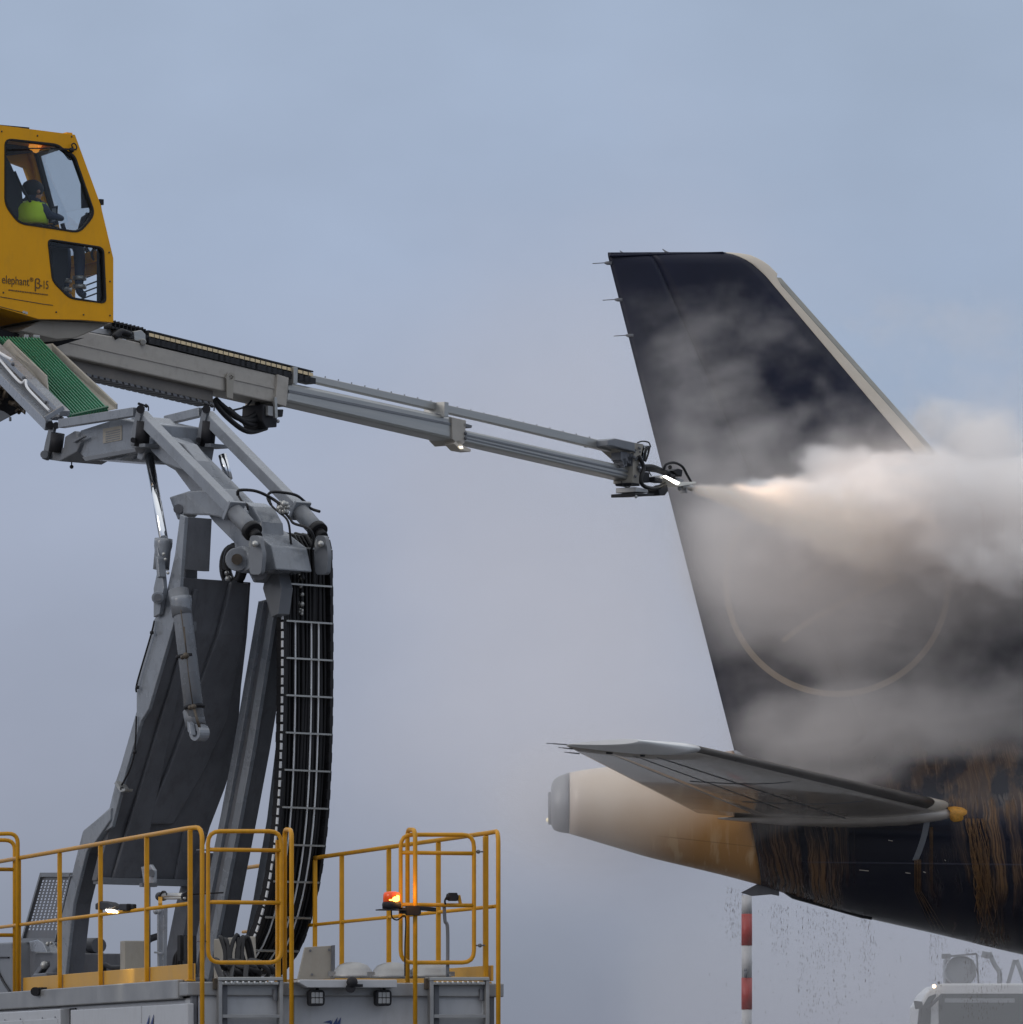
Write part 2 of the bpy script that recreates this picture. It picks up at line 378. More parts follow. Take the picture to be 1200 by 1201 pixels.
# gate return at the far left front of the deck
b = MB(); b.tube(round_path([T(-.5, 6.3, 1.26), T(.04, 6.3, 1.26), T(.04, 6.3, 0)], .08), R1, 10)
b.cyl(T(-.5, 6.3, 1.02), T(.04, 6.3, 1.02), .016, 8); b.cyl(T(-.5, 6.3, .48), T(.04, 6.3, .48), .016, 8)
b.tube(round_path([T(-.5, 5.9, 1.28), T(-.02, 5.9, 1.30), T(-.02, 5.9, 0)], .08), R1, 10)
b.build('front_gate', M['rail'], truck)
# ladders
def ladder(x0, x1):
    b = MB()
    for xa in (x0+1.5, x1-3):
        b.prism([r(xa-1, 1147, -.12), r(xa+3.4, 1147, -.12), r(xa+3.4, 1320, -.12), r(xa-1, 1320, -.12)], DD*.07)
    q = b.build('ladder', M['alud'], truck, .003)
    for y in (1190, 1234, 1278):
        b = MB(); b.prism([r(x0+5, y, -.115), r(x1-4, y, -.115), r(x1-4, y+4, -.115), r(x0+5, y+4, -.115)], DD*.06)
        b.build('rung', M['alud'], q, .002)
    b = MB(); b.prism([r(x0, 1146, -.13), r(x1, 1146, -.13), r(x1, 1150, -.13), r(x0, 1150, -.13)], DD*.13)
    b.prism([r(x0+4, 1151.5, -.12), r(x1-5, 1151.5, -.12), r(x1-5, 1155, -.12), r(x0+4, 1155, -.12)], DD*.10)
    b.build('step', M['alu'], q, .003)
    b = MB(); 
    for i in range(9):
        xx = x0+9+(x1-x0-22)*i/8; b.cyl(r(xx, 1151, -.135), r(xx, 1153.4, -.135), .008, 6)
    b.build('tread_teeth', M['white_rod'], q)
    b = MB(); b.prism([r(x0+3, 1156, -.01), r(x0+9, 1156, -.01), r(x0+9, 1320, -.01), r(x0+3, 1320, -.01)], DD*-.05)
    b.cyl(r(x1-9, 1160, -.06), r(x1-9, 1174, -.06), .02, 8); b.build('bracket', M['dgrey'], q, .003)
    b = MB()
    b.prism([r(x0+10, 1157, -.005), r(x1-8, 1157, -.005), r(x1-8, 1320, -.005), r(x0+10, 1320, -.005)], DD*-.012)
    b.build('back_plate', M['white'], q)
    b = MB(); b.box(r(x0-2, 1154, -.06), .05, .05, .08, DE, DD); b.build('latch', M['bronze'], q, .004)
ladder(256, 332); ladder(504, 574)
# light bar with camera, work lights
b = MB(); b.prism([r(352, 1149, -.2), r(466, 1149, -.2), r(466, 1158.5, -.2), r(361, 1158.5, -.2), r(350, 1152, -.2)], DD*.2)
b.build('light_shelf', M['white'], truck, .006)
b = MB(); b.ball(r(413, 1152, -.25), .042, 12); b.cyl(r(411, 1159, -.26), r(411.5, 1159, -.16), .035, 14); b.box(r(420, 1156, -.23), .06, .05, .02, DE, DD); b.build('rear_camera', M['blackp'], truck)
for x in (372, 450.5):
    b = MB(); b.prism([q for q in round_poly([r(x-9, 1161, -.16), r(x+9, 1161, -.16), r(x+9, 1180, -.16), r(x-9, 1180, -.16)], .03)], DD*.08)
    b.cyl(r(x, 1158, -.12), r(x, 1163, -.12), .012, 8)
    wl = b.build('work_light', M['blackp'], truck, .006)
    b = MB()
    for i in range(3):
        for j in range(2): b.box(r(x-4.6+i*4.6, 1167+j*7, -.163), .026, .008, .038, DE, DD)
    b.build('lens', M['clear2'] if 'clear2' in M else M['alud'], wl, .003)
# deck domes
for x, y, rr_, v in ((414, 1146, .155, 1.3), (460, 1146.5, .155, .6), (504, 1146, .155, .55)):
    c = r(x, y+1, v); b = MB()
    rings = []
    for t, z in ((1.05, 0), (1.05, .02), (.95, .03), (.9, .06), (.7, .095), (.35, .115), (.01, .12)):
        rings.append([c+V((math.cos(a)*rr_*t, math.sin(a)*rr_*t, z)) for a in [2*math.pi*k/20 for k in range(20)]])
    b.loft(rings); b.box(c+DE*rr_*1.05+V((0, 0, .03)), .05, .04, .035, DE, DD); b.box(c-DE*rr_*1.05+V((0, 0, .03)), .05, .04, .035, DE, DD)
    b.build('tank_lid', M['alud'], truck)
# beige boards at the far right of the deck
b = MB(); b.prism([r(349, 1150, 1.9), r(358, 1111, 1.9), r(391, 1109, 1.9), r(391, 1148, 1.9)], DD*.03); bb = b.build('splash_board', M['beige'], truck, .003)
b = MB(); b.prism([r(389, 1109, 1.88), r(393, 1108.5, 1.88), r(393, 1148, 1.88), r(389, 1148, 1.88)], DD*.05)
for x, y in ((364, 1115), (386, 1114), (386, 1142), (366, 1143)): b.cyl(r(x, y, 1.9), r(x, y, 1.89), .01, 6)
b.build('board_edge', M['dgrey'], bb)
b = MB(); b.prism([r(265, 1100, 3.2), r(300, 1098, 3.2), r(302, 1150, 3.2), r(265, 1150, 3.2)], DD*.4); b.build('valve_box', M['beige'], truck, .01)
# rotating beacon ------------------------------------------------------
M['amberg'] = bpy.data.materials.new('amber_dome'); M['amberg'].use_nodes = True
ab = M['amberg'].node_tree.nodes['Principled BSDF']; ab.inputs['Base Color'].default_value = (.75, .07, .01, 1); ab.inputs['Roughness'].default_value = .25
ab.inputs['Emission Color'].default_value = (1, .16, .01, 1); ab.inputs['Emission Strength'].default_value = .12
M['lamp_amber'] = emit('lit_amber_lamp', (1, .42, .06), 7)
M['lamp_white'] = emit('lit_white_lamp', (1, .97, .9), 9)
cb = r(459.5, 1066, -.18); zz = V((0, 0, 1))
b = MB(); rings = []
for z, rad in ((0, .068), (.035, .07), (.05, .064)):
    rings.append([cb+zz*z+V((math.cos(a), math.sin(a), 0))*rad for a in [2*math.pi*k/20 for k in range(20)]])
b.loft(rings); b.box(cb+V((0, 0, -.008)), .21, .12, .008, DE, DD)
beacon = b.build('beacon', M['blackp'], truck)
b = MB(); rings = []
for z, rad in ((.05, .063), (.10, .062), (.118, .055), (.125, .03), (.127, .002)):
    rings.append([cb+zz*z+V((math.cos(a), math.sin(a), 0))*rad for a in [2*math.pi*k/20 for k in range(20)]])
b.loft(rings); b.build('dome', M['amberg'], beacon)
b = MB(); b.ball(cb+V((.03, -.058, .068)), .022, 10, (1.3, .5, .9)); b.ball(cb+V((.045, -.05, .085)), .012, 10); b.ball(cb+V((.0, -.06, .062)), .012, 10, (1.6, .5, .5)); b.build('bulb', M['lamp_amber'], beacon)
b = MB(); b.beam(r(470, 1068, -.17), r(492, 1069, -.13), .05, .045); b.box(r(484, 1068, -.17), .1, .04, .07, DE, DD); b.beam(r(490, 1065, -.15), r(510, 1067, -.05), .03, .03)
b.tube(smooth_path([r(459, 1068, -.16), r(460, 1076, -.17), r(466, 1079, -.17), r(474, 1074, -.16), r(476, 1082, -.1), r(475, 1110, -.08), r(475, 1145, -.05)]), .006, 6)
b.build('beacon_bracket', M['blackp'], truck, .004)
def lamp(name, loc, e, col, size=.05, typ='POINT', parent=None):
    d = bpy.data.lights.new(name, typ); d.energy = e; d.color = col; d.shadow_soft_size = size
    o = bpy.data.objects.new(name, d); COL.objects.link(o); place(o, loc, parent); return o
lamp('beacon_glow', cb+V((.11, -.06, .10)), 1.7, (1, .45, .08), .03, parent=truck)
# socket and conduit
b = MB(); b.box(r(531, 1052, -.03), .06, .05, .06, DE, DD); b.cyl(r(524, 1052, -.03), r(537, 1053, -.03), .025, 10)
b.tube(smooth_path([r(523, 1062, .0), r(522, 1056, -.03), r(527, 1049, -.04), r(532, 1049, -.05)]), .008, 6)
b.build('socket', M['blackp'], truck, .004)
b = MB(); b.beam(r(538, 1050, .0), r(540, 1060, .0), .02, .02); b.build('socket_bracket', M['rail'], truck)
b = MB(); b.tube(smooth_path([r(521, 1062, .03), r(522, 1080, .03), r(525, 1090, .03), r(525, 1146, .03)]), .013, 8); b.build('conduit', M['grey2'], truck)
# left work light (lit), shining on the toe board
c = l(130, 1062, .0)
b = MB(); b.prism([l(122, 1067, .06), l(122, 1060, .06), l(127, 1057, .06), l(137, 1058.5, .06), l(145, 1063, .06), l(139, 1067.5, .06)], DE*-.07)
b.beam(l(143, 1064, -.02), l(152, 1064, -.02), .05, .05); b.beam(l(150, 1063, 0), l(158, 1063.5, 0), .03, .04)
wl = b.build('work_lamp', M['blackp'], truck, .008)
b = MB(); b.prism([l(124, 1066.5, -.02), l(136.5, 1067.9, -.02), l(138, 1069.8, -.02), l(127, 1069.2, -.02)], V((0, 0, -.006))); b.build('lit_lens', M['lamp_white'], wl)
sp = lamp('work_lamp_beam', l(139, 1077, -.10), 14, (1, .90, .55), .03, 'SPOT', truck)
sp.data.spot_size = math.radians(60); sp.data.spot_blend = .8
tgt = l(150, 1143, .02); sp.rotation_euler = (WL[sp.name]-tgt).to_track_quat('Z', 'Y').to_euler()
# small black lamp on deck edge
b = MB(); b.cyl(l(41, 1163, -.1), l(43, 1163, .0), .036, 14); b.box(l(50, 1161, -.03), .05, .1, .04, DE, DD); b.build('marker_lamp', M['blackp'], truck)
# floodlight (white) on post, seen beyond the railing
b = MB(); b.prism(l_ := [l(165, 1017, .55), l(176, 1014, .55), l(180, 1020, .55), l(180, 1036, .55), l(168, 1036, .55)], DE*.03); fl = b.build('speaker', M['grey'], truck, .01)
b = MB(); b.cyl(l(177, 1024, .545), l(177, 1024, .53), .03, 12); b.build('speaker_grille', M['dgrey'], fl)
b = MB(); b.box(l(174, 1038, .6), .12, .1, .03, DE, DD); b.build('speaker_bracket', M['dgrey'], fl)
b = MB(); b.cyl(l(174, 1038, .62), l(174, 1150, .62), .018, 8); b.build('speaker_post', M['dgrey'], truck)
# pneumatic gate actuator
b = MB(); b.cyl(l(192, 1051, .4), l(217, 1051, .4), .024, 12); b.cyl(l(192, 1054, .38), l(217, 1053.5, .38), .009, 8)
b.build('gate_cylinder', M['alu'], truck)
b = MB(); b.cyl(l(187, 1051.5, .4), l(192, 1051.5, .4), .034, 12); b.cyl(l(217, 1051.5, .4), l(219, 1051.5, .4), .034, 12); b.cyl(r(222, 1049, .05), r(262, 1047, .05), .006, 6)
b.tube(smooth_path([l(189, 1052, .38), l(190, 1046, .38), l(194, 1046, .38), l(196, 1050, .38)]), .006, 6)
b.build('cylinder_cap', M['blackp'], truck)
b = MB(); b.beam(r(257.5, 1048, .03), r(257.5, 1058, .03), .03, .03); b.beam(l(188, 1054, .38), l(188, 1062, .1), .03, .03); b.build('actuator_lug', M['rail'], truck)
# deck clutter: column, tank, hoses, cabinet, perforated guard
b = MB(); b.beam(l(188.5, 1065, .7), l(189, 1146, .7), .05, .05); b.beam(l(194, 1065, .7), l(193, 1146, .7), .03, .03); b.ball(l(183, 1069, .65), .025, 8); b.ball(l(187, 1069, .65), .02, 8)
b.beam(l(182, 1117, .66), l(190, 1118, .66), .02, .015); b.build('valve_post', M['grey'], truck, .003)
b = MB(); b.box(l(155, 1128, .6), .16, .16, .33, DE, DD); b.build('junction_box', M['beige'], truck, .006)
b = MB(); b.tube(smooth_path([l(163, 1136, .7), l(167, 1118, .8), l(174, 1103, .9), l(186, 1098, 1.0)]), .028, 10)
b.tube(smooth_path([l(122, 1138, .7), l(124, 1132, .7), l(132, 1135, .7), l(150, 1134, .7)]), .02, 8)
for i, x in enumerate((98, 104, 111)):
    b.tube(smooth_path([l(x+4, 1115, 1.0), l(x+1, 1128, 1.0), l(x, 1140, 1.0), l(x-1, 1160, 1.0)]), .022, 8)
for i in range(4): b.tube(smooth_path([l(203+i*3, 1145, .9), l(205+i*3, 1122-i*4, .9), l(214+i, 1114-i*3, .95), l(221, 1125, 1)]), .012, 8)
b.box(l(217, 1112, .9), .1, .1, .2, DE, DD); b.box(l(223, 1120, .9), .08, .1, .3, DE, DD)
for i in range(9):
    q = 1000+i; rnd = random.Random(q); x = 240+rnd.random()*60
    b.tube(smooth_path([r(x, 1150, .6+rnd.random()), r(x+rnd.uniform(-8, 8), 1138-rnd.random()*12, .8+rnd.random()), r(x+rnd.uniform(0, 30), 1132+rnd.random()*8, 1.2), r(x+rnd.uniform(10, 40), 1150, 1.4)]), .014+.012*rnd.random(), 8)
for i in range(8):
    rnd = random.Random(50+i); x = 262+rnd.random()*22
    b.tube(smooth_path([r(x, 1150, 2.0), r(x+rnd.uniform(-6, 6), 1118, 2.1), r(x+rnd.uniform(-4, 12), 1095+rnd.random()*10, 2.2), r(x+rnd.uniform(4, 18), 1150, 2.3)]), .016, 8)
b.build('deck_hoses', M['black'], truck)
b = MB(); b.cyl(l(80, 1109, 1.0), l(116, 1109, 1.0), .065, 16); b.build('accumulator', M['dgrey'], truck)
b = MB(); b.prism([l(-30, 1107, .35), l(14, 1105, .35), l(16, 1168, .35), l(-30, 1168, .35)], DE*.7); cabn = b.build('cabinet', M['grey2'], truck, .015)
b = MB(); b.tube(smooth_path([l(-8, 1128, .34), l(-2, 1140, .34), l(4, 1152, .34), l(12, 1164, .34)]), .012, 6); b.beam(l(-20, 1123, .34), l(10, 1123, .34), .012, .012); b.build('cabinet_trim', M['blackp'], cabn)
b = MB(); b.prism([l(14, 1110, .5), l(24, 1108, .5), l(36, 1110, .5), l(42, 1118, .5), l(70, 1118, .5), l(70, 1160, .5), l(14, 1160, .5)], DE*.6)
b.box(l(60, 1150, .45), .2, .5, .12, DE, DD); b.beam(l(40, 1150, .4), l(55, 1130, .4), .06, .05)
b.build('pump_unit', M['dgrey'], truck, .01)
b = MB(); b.prism([l(34, 1104, .45), l(44, 1102, .45), l(50, 1106, .45), l(55, 1117, .45), l(36, 1116, .45)], DE*.1); b.build('pump_bracket', M['grey'], truck, .006)
b = MB(); b.ball(l(52, 1132, .38), .035, 8); b.ball(l(56, 1107, .42), .02, 8); b.ball(l(60, 1106, .42), .015, 8); b.build('pump_fitting', M['alu'], truck)
# perforated guard: one plate with holes
pl = [(49, 1026), (84, 1026), (66, 1103), (27, 1103)]
def guard():
    q = MB(); A, B_, C, D_ = [V((x, y, 0)) for x, y in pl]
    holes = []; n, m = 8, 17
    for i in range(n):
        for j in range(m):
            u0, u1 = (i+.62)/(n+.7), (i+1.08)/(n+.7); w0, w1 = .07+.78*(j+.25)/m, .07+.78*(j+.85)/m
            hh = []
            for uu, ww in ((u0, w0), (u1, w0), (u1, w1), (u0, w1)):
                a_ = A.lerp(B_, uu); d_ = D_.lerp(C, uu); z = a_.lerp(d_, ww); hh.append(l(z.x, z.y, .5))
            holes.append(hh)
    q.prism([l(x, y, .5) for x, y in pl], DE*.002, holes)
    return q
gd = guard().build('cooler_guard', M['dgrey'], truck)
b = MB()
for i in range(4): b.beam(l(*pl[i], .49), l(*pl[(i+1) % 4], .49), .03, .035)
b.build('guard_frame', M['grey2'], gd)
# mark on the body: the small pointed strokes
b = MB()
for x, y in ((388, 1196), (394, 1193), (398, 1193)):
    b.prism([r(x-6, y+12, -.018), r(x+2, y, -.018), r(x+.5, y+12, -.018)], DD*-.003)
b.prism([r(379, 1199, -.018), r(388, 1196.5, -.018), r(388, 1200, -.018)], DD*-.003)
for x, y in ((174, 1191), (179, 1190)):
    b.prism([l(x-3, y+14, -.045), l(x+1.5, y, -.045), l(x, y+14, -.045)], DE*-.003)
M['blueink'] = mat('blue_print', (.03, .05, .16), .5)
b.build('printed_mark', M['blueink'], truck)
# wheels under the body, out of the picture's lower edge but there
for v in (1.6, 3.0, 7.4):
    for u in (.16, 2.14):
        c = T(u, v, 0); c.z = .52
        b = MB(); b.tube([c-DE*.15, c-DE*.13, c+DE*.13, c+DE*.15], [.46, .52, .52, .46], 28); w_ = b.build('wheel', M['black'], truck)
        b = MB(); b.cyl(c-DE*.16, c+DE*.16, .27, 20); b.build('rim', M['alud'], w_)
b = MB(); b.box(T(1.15, 4.6, -1.82), .9, 9, .2, DE, DD); b.build('chassis', M['dgrey'], truck)

# ---------------------------------------------------------------- lifting arm (one vertical plane A)
AH = V((.766, .643, 0)).normalized(); A = Plane(P(345, 650, 48), AH)
def a(px, py, w=0.0): return A.at(px, py, w)
def aprism(pts, w0, w1, holes=()): 
    q = MB(); q.prism(A.poly(pts, w0), AH*(w1-w0), [A.poly(h, w0) for h in holes]); return q
def abeam(mb_, pts, w0, w1): mb_.prism(A.poly(pts, w0), AH*(w1-w0)); return mb_
# turntable under the arm
c = a(170, 1140, -.25); c.z = DZ
b = MB(); b.cyl(c, c+V((0, 0, .08)), .62, 36); b.cyl(c+V((0, 0, .08)), c+V((0, 0, .13)), .5, 36); b.build('turntable', M['dgrey'], truck, .01)
# lower arm ------------------------------------------------------------
outer = [(211, 603), (205, 650), (194, 700), (180, 728), (160, 806), (160, 834), (141, 900), (136, 915), (128, 948), (97, 975), (92, 994), (72, 1075), (66, 1160)]
inner = [(75, 1160), (78, 1130), (86, 1060), (101, 1000), (110, 984), (131, 970), (149, 900), (165, 846), (174, 832), (202, 737), (211, 690), (217, 606)]
lower = aprism(outer+inner, -.75, -.715).build('lower_arm', M['grey'], truck, .006)
LN = A.poly([(0, 0)], 0)
q = MB(); rg = []
for py, pxl in ((984, 108), (1000, 100), (1060, 85), (1130, 77), (1160, 74)):
    n0 = a(pxl, py, -.715); rg.append([n0, n0+AH*.19, n0+AH*.19+V((AH.y, -AH.x, 0))*-.06, n0+V((AH.y, -AH.x, 0))*-.06])
q.loft(rg, smooth=False); q.build('left_leg', M['dgrey'], lower, .004)
# wide web between the flanges, set back inside, down to the cross beam
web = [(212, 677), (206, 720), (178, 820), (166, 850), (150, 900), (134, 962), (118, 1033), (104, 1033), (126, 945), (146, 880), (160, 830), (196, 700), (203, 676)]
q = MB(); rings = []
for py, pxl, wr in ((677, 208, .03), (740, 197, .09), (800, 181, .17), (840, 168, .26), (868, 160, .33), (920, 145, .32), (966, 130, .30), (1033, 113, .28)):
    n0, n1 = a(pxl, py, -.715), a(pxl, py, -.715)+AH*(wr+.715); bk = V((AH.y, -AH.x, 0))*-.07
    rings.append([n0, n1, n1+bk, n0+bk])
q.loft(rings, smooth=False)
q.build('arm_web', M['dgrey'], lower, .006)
# top fork horn (dark inside face) and its foot
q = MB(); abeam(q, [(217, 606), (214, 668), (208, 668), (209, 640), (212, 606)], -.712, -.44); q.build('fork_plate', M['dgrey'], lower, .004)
q = MB(); abeam(q, [(217, 665), (216, 740), (208, 742), (206, 690)], -.57, -.44); q.build('fork_rib', M['grey2'], lower, .01)
# right flange of the wide box, with a stiffening ridge
fwd = V((AH.y, -AH.x, 0))
def on_web(py, w):
    R_ = ((677, 208), (740, 197), (800, 181), (840, 168), (868, 160), (920, 145), (966, 130), (1033, 113))
    for (y0, x0), (y1, x1) in zip(R_, R_[1:]):
        if y0 <= py <= y1: x = x0+(x1-x0)*(py-y0)/(y1-y0); break
    return a(x, py, -.715)+AH*(w+.715)
q = MB()
def plate_on(l0, l1, h_):
    rr2 = []
    for (py, wa, wb) in l0:
        n0, n1 = on_web(py, wa), on_web(py, wb); rr2.append([n0, n1, n1+fwd*h_, n0+fwd*h_])
    q.loft(rr2, smooth=False)
plate_on([(679, -.20, -.02), (740, -.24, .02), (840, -.30, .10), (900, -.34, .02), (965, -.40, -.12)], 0, .05)
plate_on([(690, -.55, -.50), (780, -.56, -.47), (880, -.56, -.40), (1030, -.58, -.30)], 0, .035)
plate_on([(972, .02, .26), (1031, .06, .26)], 0, .03)
q.build('stiffener', M['dgrey'], lower, .012)
# cross beam and right leg
q = MB(); abeam(q, [(119, 1029), (119, 1037), (109, 1037), (109, 1029)], -.7, .3); q.build('cross_beam', M['grey2'], lower, .004)
q = MB(); abeam(q, [(238, 1000), (228, 1040), (222, 1060), (203, 1160), (186, 1160), (206, 1060), (222, 1000)], .20, .36); q.build('right_leg', M['dgrey'], lower, .008)
q = MB()
for x0, x1 in ((-.6, -.28), (-.3, -.02)):
    q.tube([a(119, 1034, x0), a(124, 1018, x0+.12)], .01, 6)
q.build('brace', M['alu'], lower)
q = MB()
abeam(q, [(97, 974), (130, 947), (129, 962), (110, 990), (98, 992)], -.77, -.70); q.build('knee_plate', M['grey'], lower, .01)
# hydraulic line clipped down the edge
q = MB(); q.tube(smooth_path([a(181, 728, -.77), a(177, 745, -.78), a(161, 800, -.78), a(160, 812, -.78)]), .008, 6)
q.tube(smooth_path([a(160, 840, -.77), a(158, 880, -.77), a(152, 903, -.77), a(142, 922, -.77)]), .008, 6)
for x, y in ((178, 742), (161, 806), (158, 882), (143, 925)): q.ball(a(x, y, -.79), .018, 6)
q.build('hydraulic_line', M['black'], lower)
q = MB(); abeam(q, [(136, 916), (142, 925), (147, 925), (146, 928), (141, 929), (134, 919)], -.80, -.72); q.build('line_clip', M['alu'], lower)
# parallel side beam: a channel and a box, and a plain bar
sb = MB()
abeam(sb, [(303, 705), (273, 880), (259, 955), (218, 1160), (225, 1160), (266, 955), (280, 880), (310, 705)], .12, .16)
abeam(sb, [(318, 700), (288, 880), (274, 955), (234, 1160), (242, 1160), (282, 955), (296, 880), (326, 690)], .12, .16)
sbo = sb.build('side_beam', M['grey'], truck, .003)
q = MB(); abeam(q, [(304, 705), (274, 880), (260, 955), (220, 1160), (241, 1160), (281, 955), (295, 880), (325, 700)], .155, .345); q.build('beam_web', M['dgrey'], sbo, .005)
q = MB(); abeam(q, [(336, 700), (325, 860), (313, 960), (296, 1060), (276, 1160), (290, 1160), (309, 1060), (326, 960), (337, 860), (347, 700)], .47, .55); q.build('side_strut', M['grey2'], truck, .005)
q = MB()
for x, y, w in ((276, 664, -.08), (272, 666, -.06)):
    q.tube([a(x+10*math.cos(t), y-2+21*math.sin(t), w) for t in [2*math.pi*i/24 for i in range(24)]], .035, 10, closed=True)
q.tube(smooth_path([a(262, 668, -.12), a(263, 680, -.1), a(268, 690, -.1)]), .02, 8)
q.build('hose_loop', M['black'], truck)
q = MB(); q.ball(a(268, 679, -.12), .03, 8); q.ball(a(270, 687, -.12), .025, 8); q.ball(a(266, 672, -.14), .02, 8); q.build('hose_fitting', M['alu'], truck)
# lift cylinders -------------------------------------------------------
def cylinder(p0, p1, p2, r_rod, r_bar):
    q = MB(); d_ = (p2-p1).normalized(); q.tube([p1, p1+d_*.03, p1+d_*.06, p1+d_*.10, p1+d_*.10, p2], [r_bar*1.12, r_bar*1.14, r_bar*1.12, r_bar*1.0, r_bar, r_bar], 20)
    o = q.build('lift_cylinder', M['grey'], truck)
    if p0 is not None:
        q = MB(); q.cyl(p0, p1, r_rod, 16); q.build('piston_rod', M['chrome'], o)
    return o
c1 = cylinder(a(175, 535, -.28), a(192, 632, -.72), a(189, 668, -.74), .036, .066)
q = MB(); q.prism(A.poly([(184, 640), (190, 668), (192, 690), (187, 720), (180, 724), (180, 690), (184, 672)], -.80), AH*.04)
q.prism(A.poly([(182, 652), (185, 655), (187, 676), (184, 678)], -.86), AH*.07)
q.cyl(a(185, 701, -.86), a(185, 701, -.70), .05, 14); q.build('cylinder_eye', M['grey'], c1, .004)
q = MB(); q.cyl(a(185, 701, -.88), a(185, 701, -.85), .032, 12); q.build('pin', M['dgrey'], c1)
q = MB(); q.ball(a(192, 650, -.82), .016, 8); q.ball(a(194, 656, -.82), .014, 8); q.ball(a(197, 672, -.80), .014, 8); q.build('fitting', M['alu'], c1)
c2 = cylinder(None, a(212, 700, -.74), a(229, 846, -.70), .04, .078)
q = MB(); q.tube([a(209, 692, -.74), a(214, 722, -.74)], .082, 20); q.build('end_collar', M['grey2'], c2)
q = MB(); q.tube([a(226, 833, -.70), a(230, 852, -.70)], .083, 20)
q.build('end_collar', M['grey2'], c2)
q = MB(); ring = [a(228+6.5*math.cos(t), 859+10*math.sin(t), -.80) for t in [2*math.pi*i/20 for i in range(20)]]
hole = [a(228+3.2*math.cos(t), 860+4.5*math.sin(t), -.80) for t in [2*math.pi*i/14 for i in range(14)]]
q.prism(ring, AH*.1, [hole]); q.prism(A.poly([(219, 846), (222, 848), (224, 862), (220, 858)], -.86), AH*.05); q.build('cylinder_eye', M['grey'], c2, .003)
q = MB()
q.tube([a(212, 715, -.83), a(219, 768, -.82), a(221, 790, -.82), a(226, 826, -.80)], .005, 6); q.tube([a(216, 735, -.83), a(219, 770, -.82)], .006, 6)
q.ball(a(218, 769, -.83), .028, 8); q.ball(a(214, 771, -.83), .02, 8); q.ball(a(227, 829, -.81), .025, 8); q.ball(a(223, 830, -.81), .02, 8)
q.tube([a(227, 829, -.81), a(231, 843, -.80), a(234, 853, -.79)], .012, 8)
q.build('fitting', M['bronze'], c2)
q = MB()
for x, y in ((218, 770), (228, 829)):
    cc = a(x, y, -.735); dd = (a(229, 846, -.7)-a(212, 700, -.74)).normalized(); q.cyl(cc-dd*.012, cc+dd*.012, .083, 20)
q.build('strap', M['blackp'], c2)

# upper arm ------------------------------------------------------------
upper = aprism([(150, 492), (158, 487), (258, 588), (290, 618), (318, 640), (324, 668), (296, 672), (278, 640), (250, 612), (205, 552), (193, 545), (150, 540)], -.20, .17).build('upper_arm', M['grey'], truck, .012)
for w0, px0 in ((-.42, 0), (.30, 0)):
    # square tension rods above the arm, ending in a plate and a cushioned rod end
    cx = lambda x, y, w=w0: a(x, y, w)
    q = MB(); off = 0 if w0 < 0 else -1
    sh = 0 if w0 < 0 else 77.0
    q.beam(cx(165+sh, 487, w0), cx(274+sh, 598, w0), .105, .09, (0, 0, 1))
    rod = q.build('tension_rod', M['grey'], truck, .006)
    q = MB(); d_ = (cx(274, 598)-cx(165, 487)).normalized(); pc = cx(273+sh, 597.5, w0)
    sd_ = d_.cross(V((0, 0, 1))).normalized(); up_ = sd_.cross(d_)
    q.box(pc+d_*.02, .03, .16, .17, d_, sd_, up_); q.build('end_plate', M['grey'], rod, .006)
    q = MB(); pe = cx(295+sh, 622, w0); q.tube([pc, pc+(pe-pc)*.7, pe], [.07, .07, .068], 20); q.build('rod_end', M['grey2'], rod)
    q = MB(); dv = (pe-pc).normalized(); q.tube([pe-dv*.02, pe+dv*.03], .082, 20); q.tube([pe+dv*.02, pe+dv*.10], .045, 14); q.build('bushing', M['black'], rod)
    # clevis
    q = MB()
    for dw in (-.075, .035):
        q.prism(round_poly(A.poly([(293+sh, 628), (304+sh, 628), (308+sh, 650), (306+sh, 674), (293+sh, 674), (291+sh, 650)], w0+dw+.02), .04), AH*.04)
    cl = q.build('clevis', M['grey2'], truck, .005)
    q = MB(); q.cyl(a(299+sh, 638, w0-.12), a(299+sh, 638, w0+.14), .02, 12); q.ball(a(299+sh, 638, w0-.12), .028, 8); q.ball(a(299+sh, 638, w0+.15), .028, 8)
    q.cyl(a(299+sh, 638, w0-.03), a(299+sh, 638, w0+.05), .05, 16); q.build('pin', M['alu'], cl)
    # upper end of the rod: lug, pin, black buffer
    q = MB(); q.prism(round_poly(A.poly([(161+sh, 476), (167+sh, 476), (162+sh, 500), (158+sh, 524), (152+sh, 522), (156+sh, 500)], w0-.07), .02), AH*.03)
    q.prism(A.poly([(153+sh, 521), (170+sh, 520), (170+sh, 524), (154+sh, 525)], w0-.07), AH*.2)
    q.build('lug', M['grey2'], rod, .004)
    q = MB(); q.cyl(a(169+sh, 494, w0-.02), a(166+sh, 524, w0-.02), .06, 18); q.cyl(a(165+sh, 480, w0-.09), a(165+sh, 480, w0+.09), .035, 12)
    for k in range(5): q.ball(a(163+sh+k*2.2, 473.5+.8*k, w0-.04+.03*k), .013, 6)
    q.tube(smooth_path([a(171+sh, 474, w0), a(174+sh, 477, w0), a(174+sh, 482, w0)]), .006, 6)
    q.cyl(a(156+sh, 516, w0-.13), a(156+sh, 516, w0-.06), .022, 10)
    q.build('buffer', M['blackp'], rod)
    # connecting strap to the knee
    q = MB(); x1, y1, wz = (72, 497, w0) if w0 < 0 else (196, 493, w0)
    q.beam(a(x1, y1, w0), a(160+sh, 483, w0), .07, .072); q.build('link_bar', M['grey'], rod, .004)
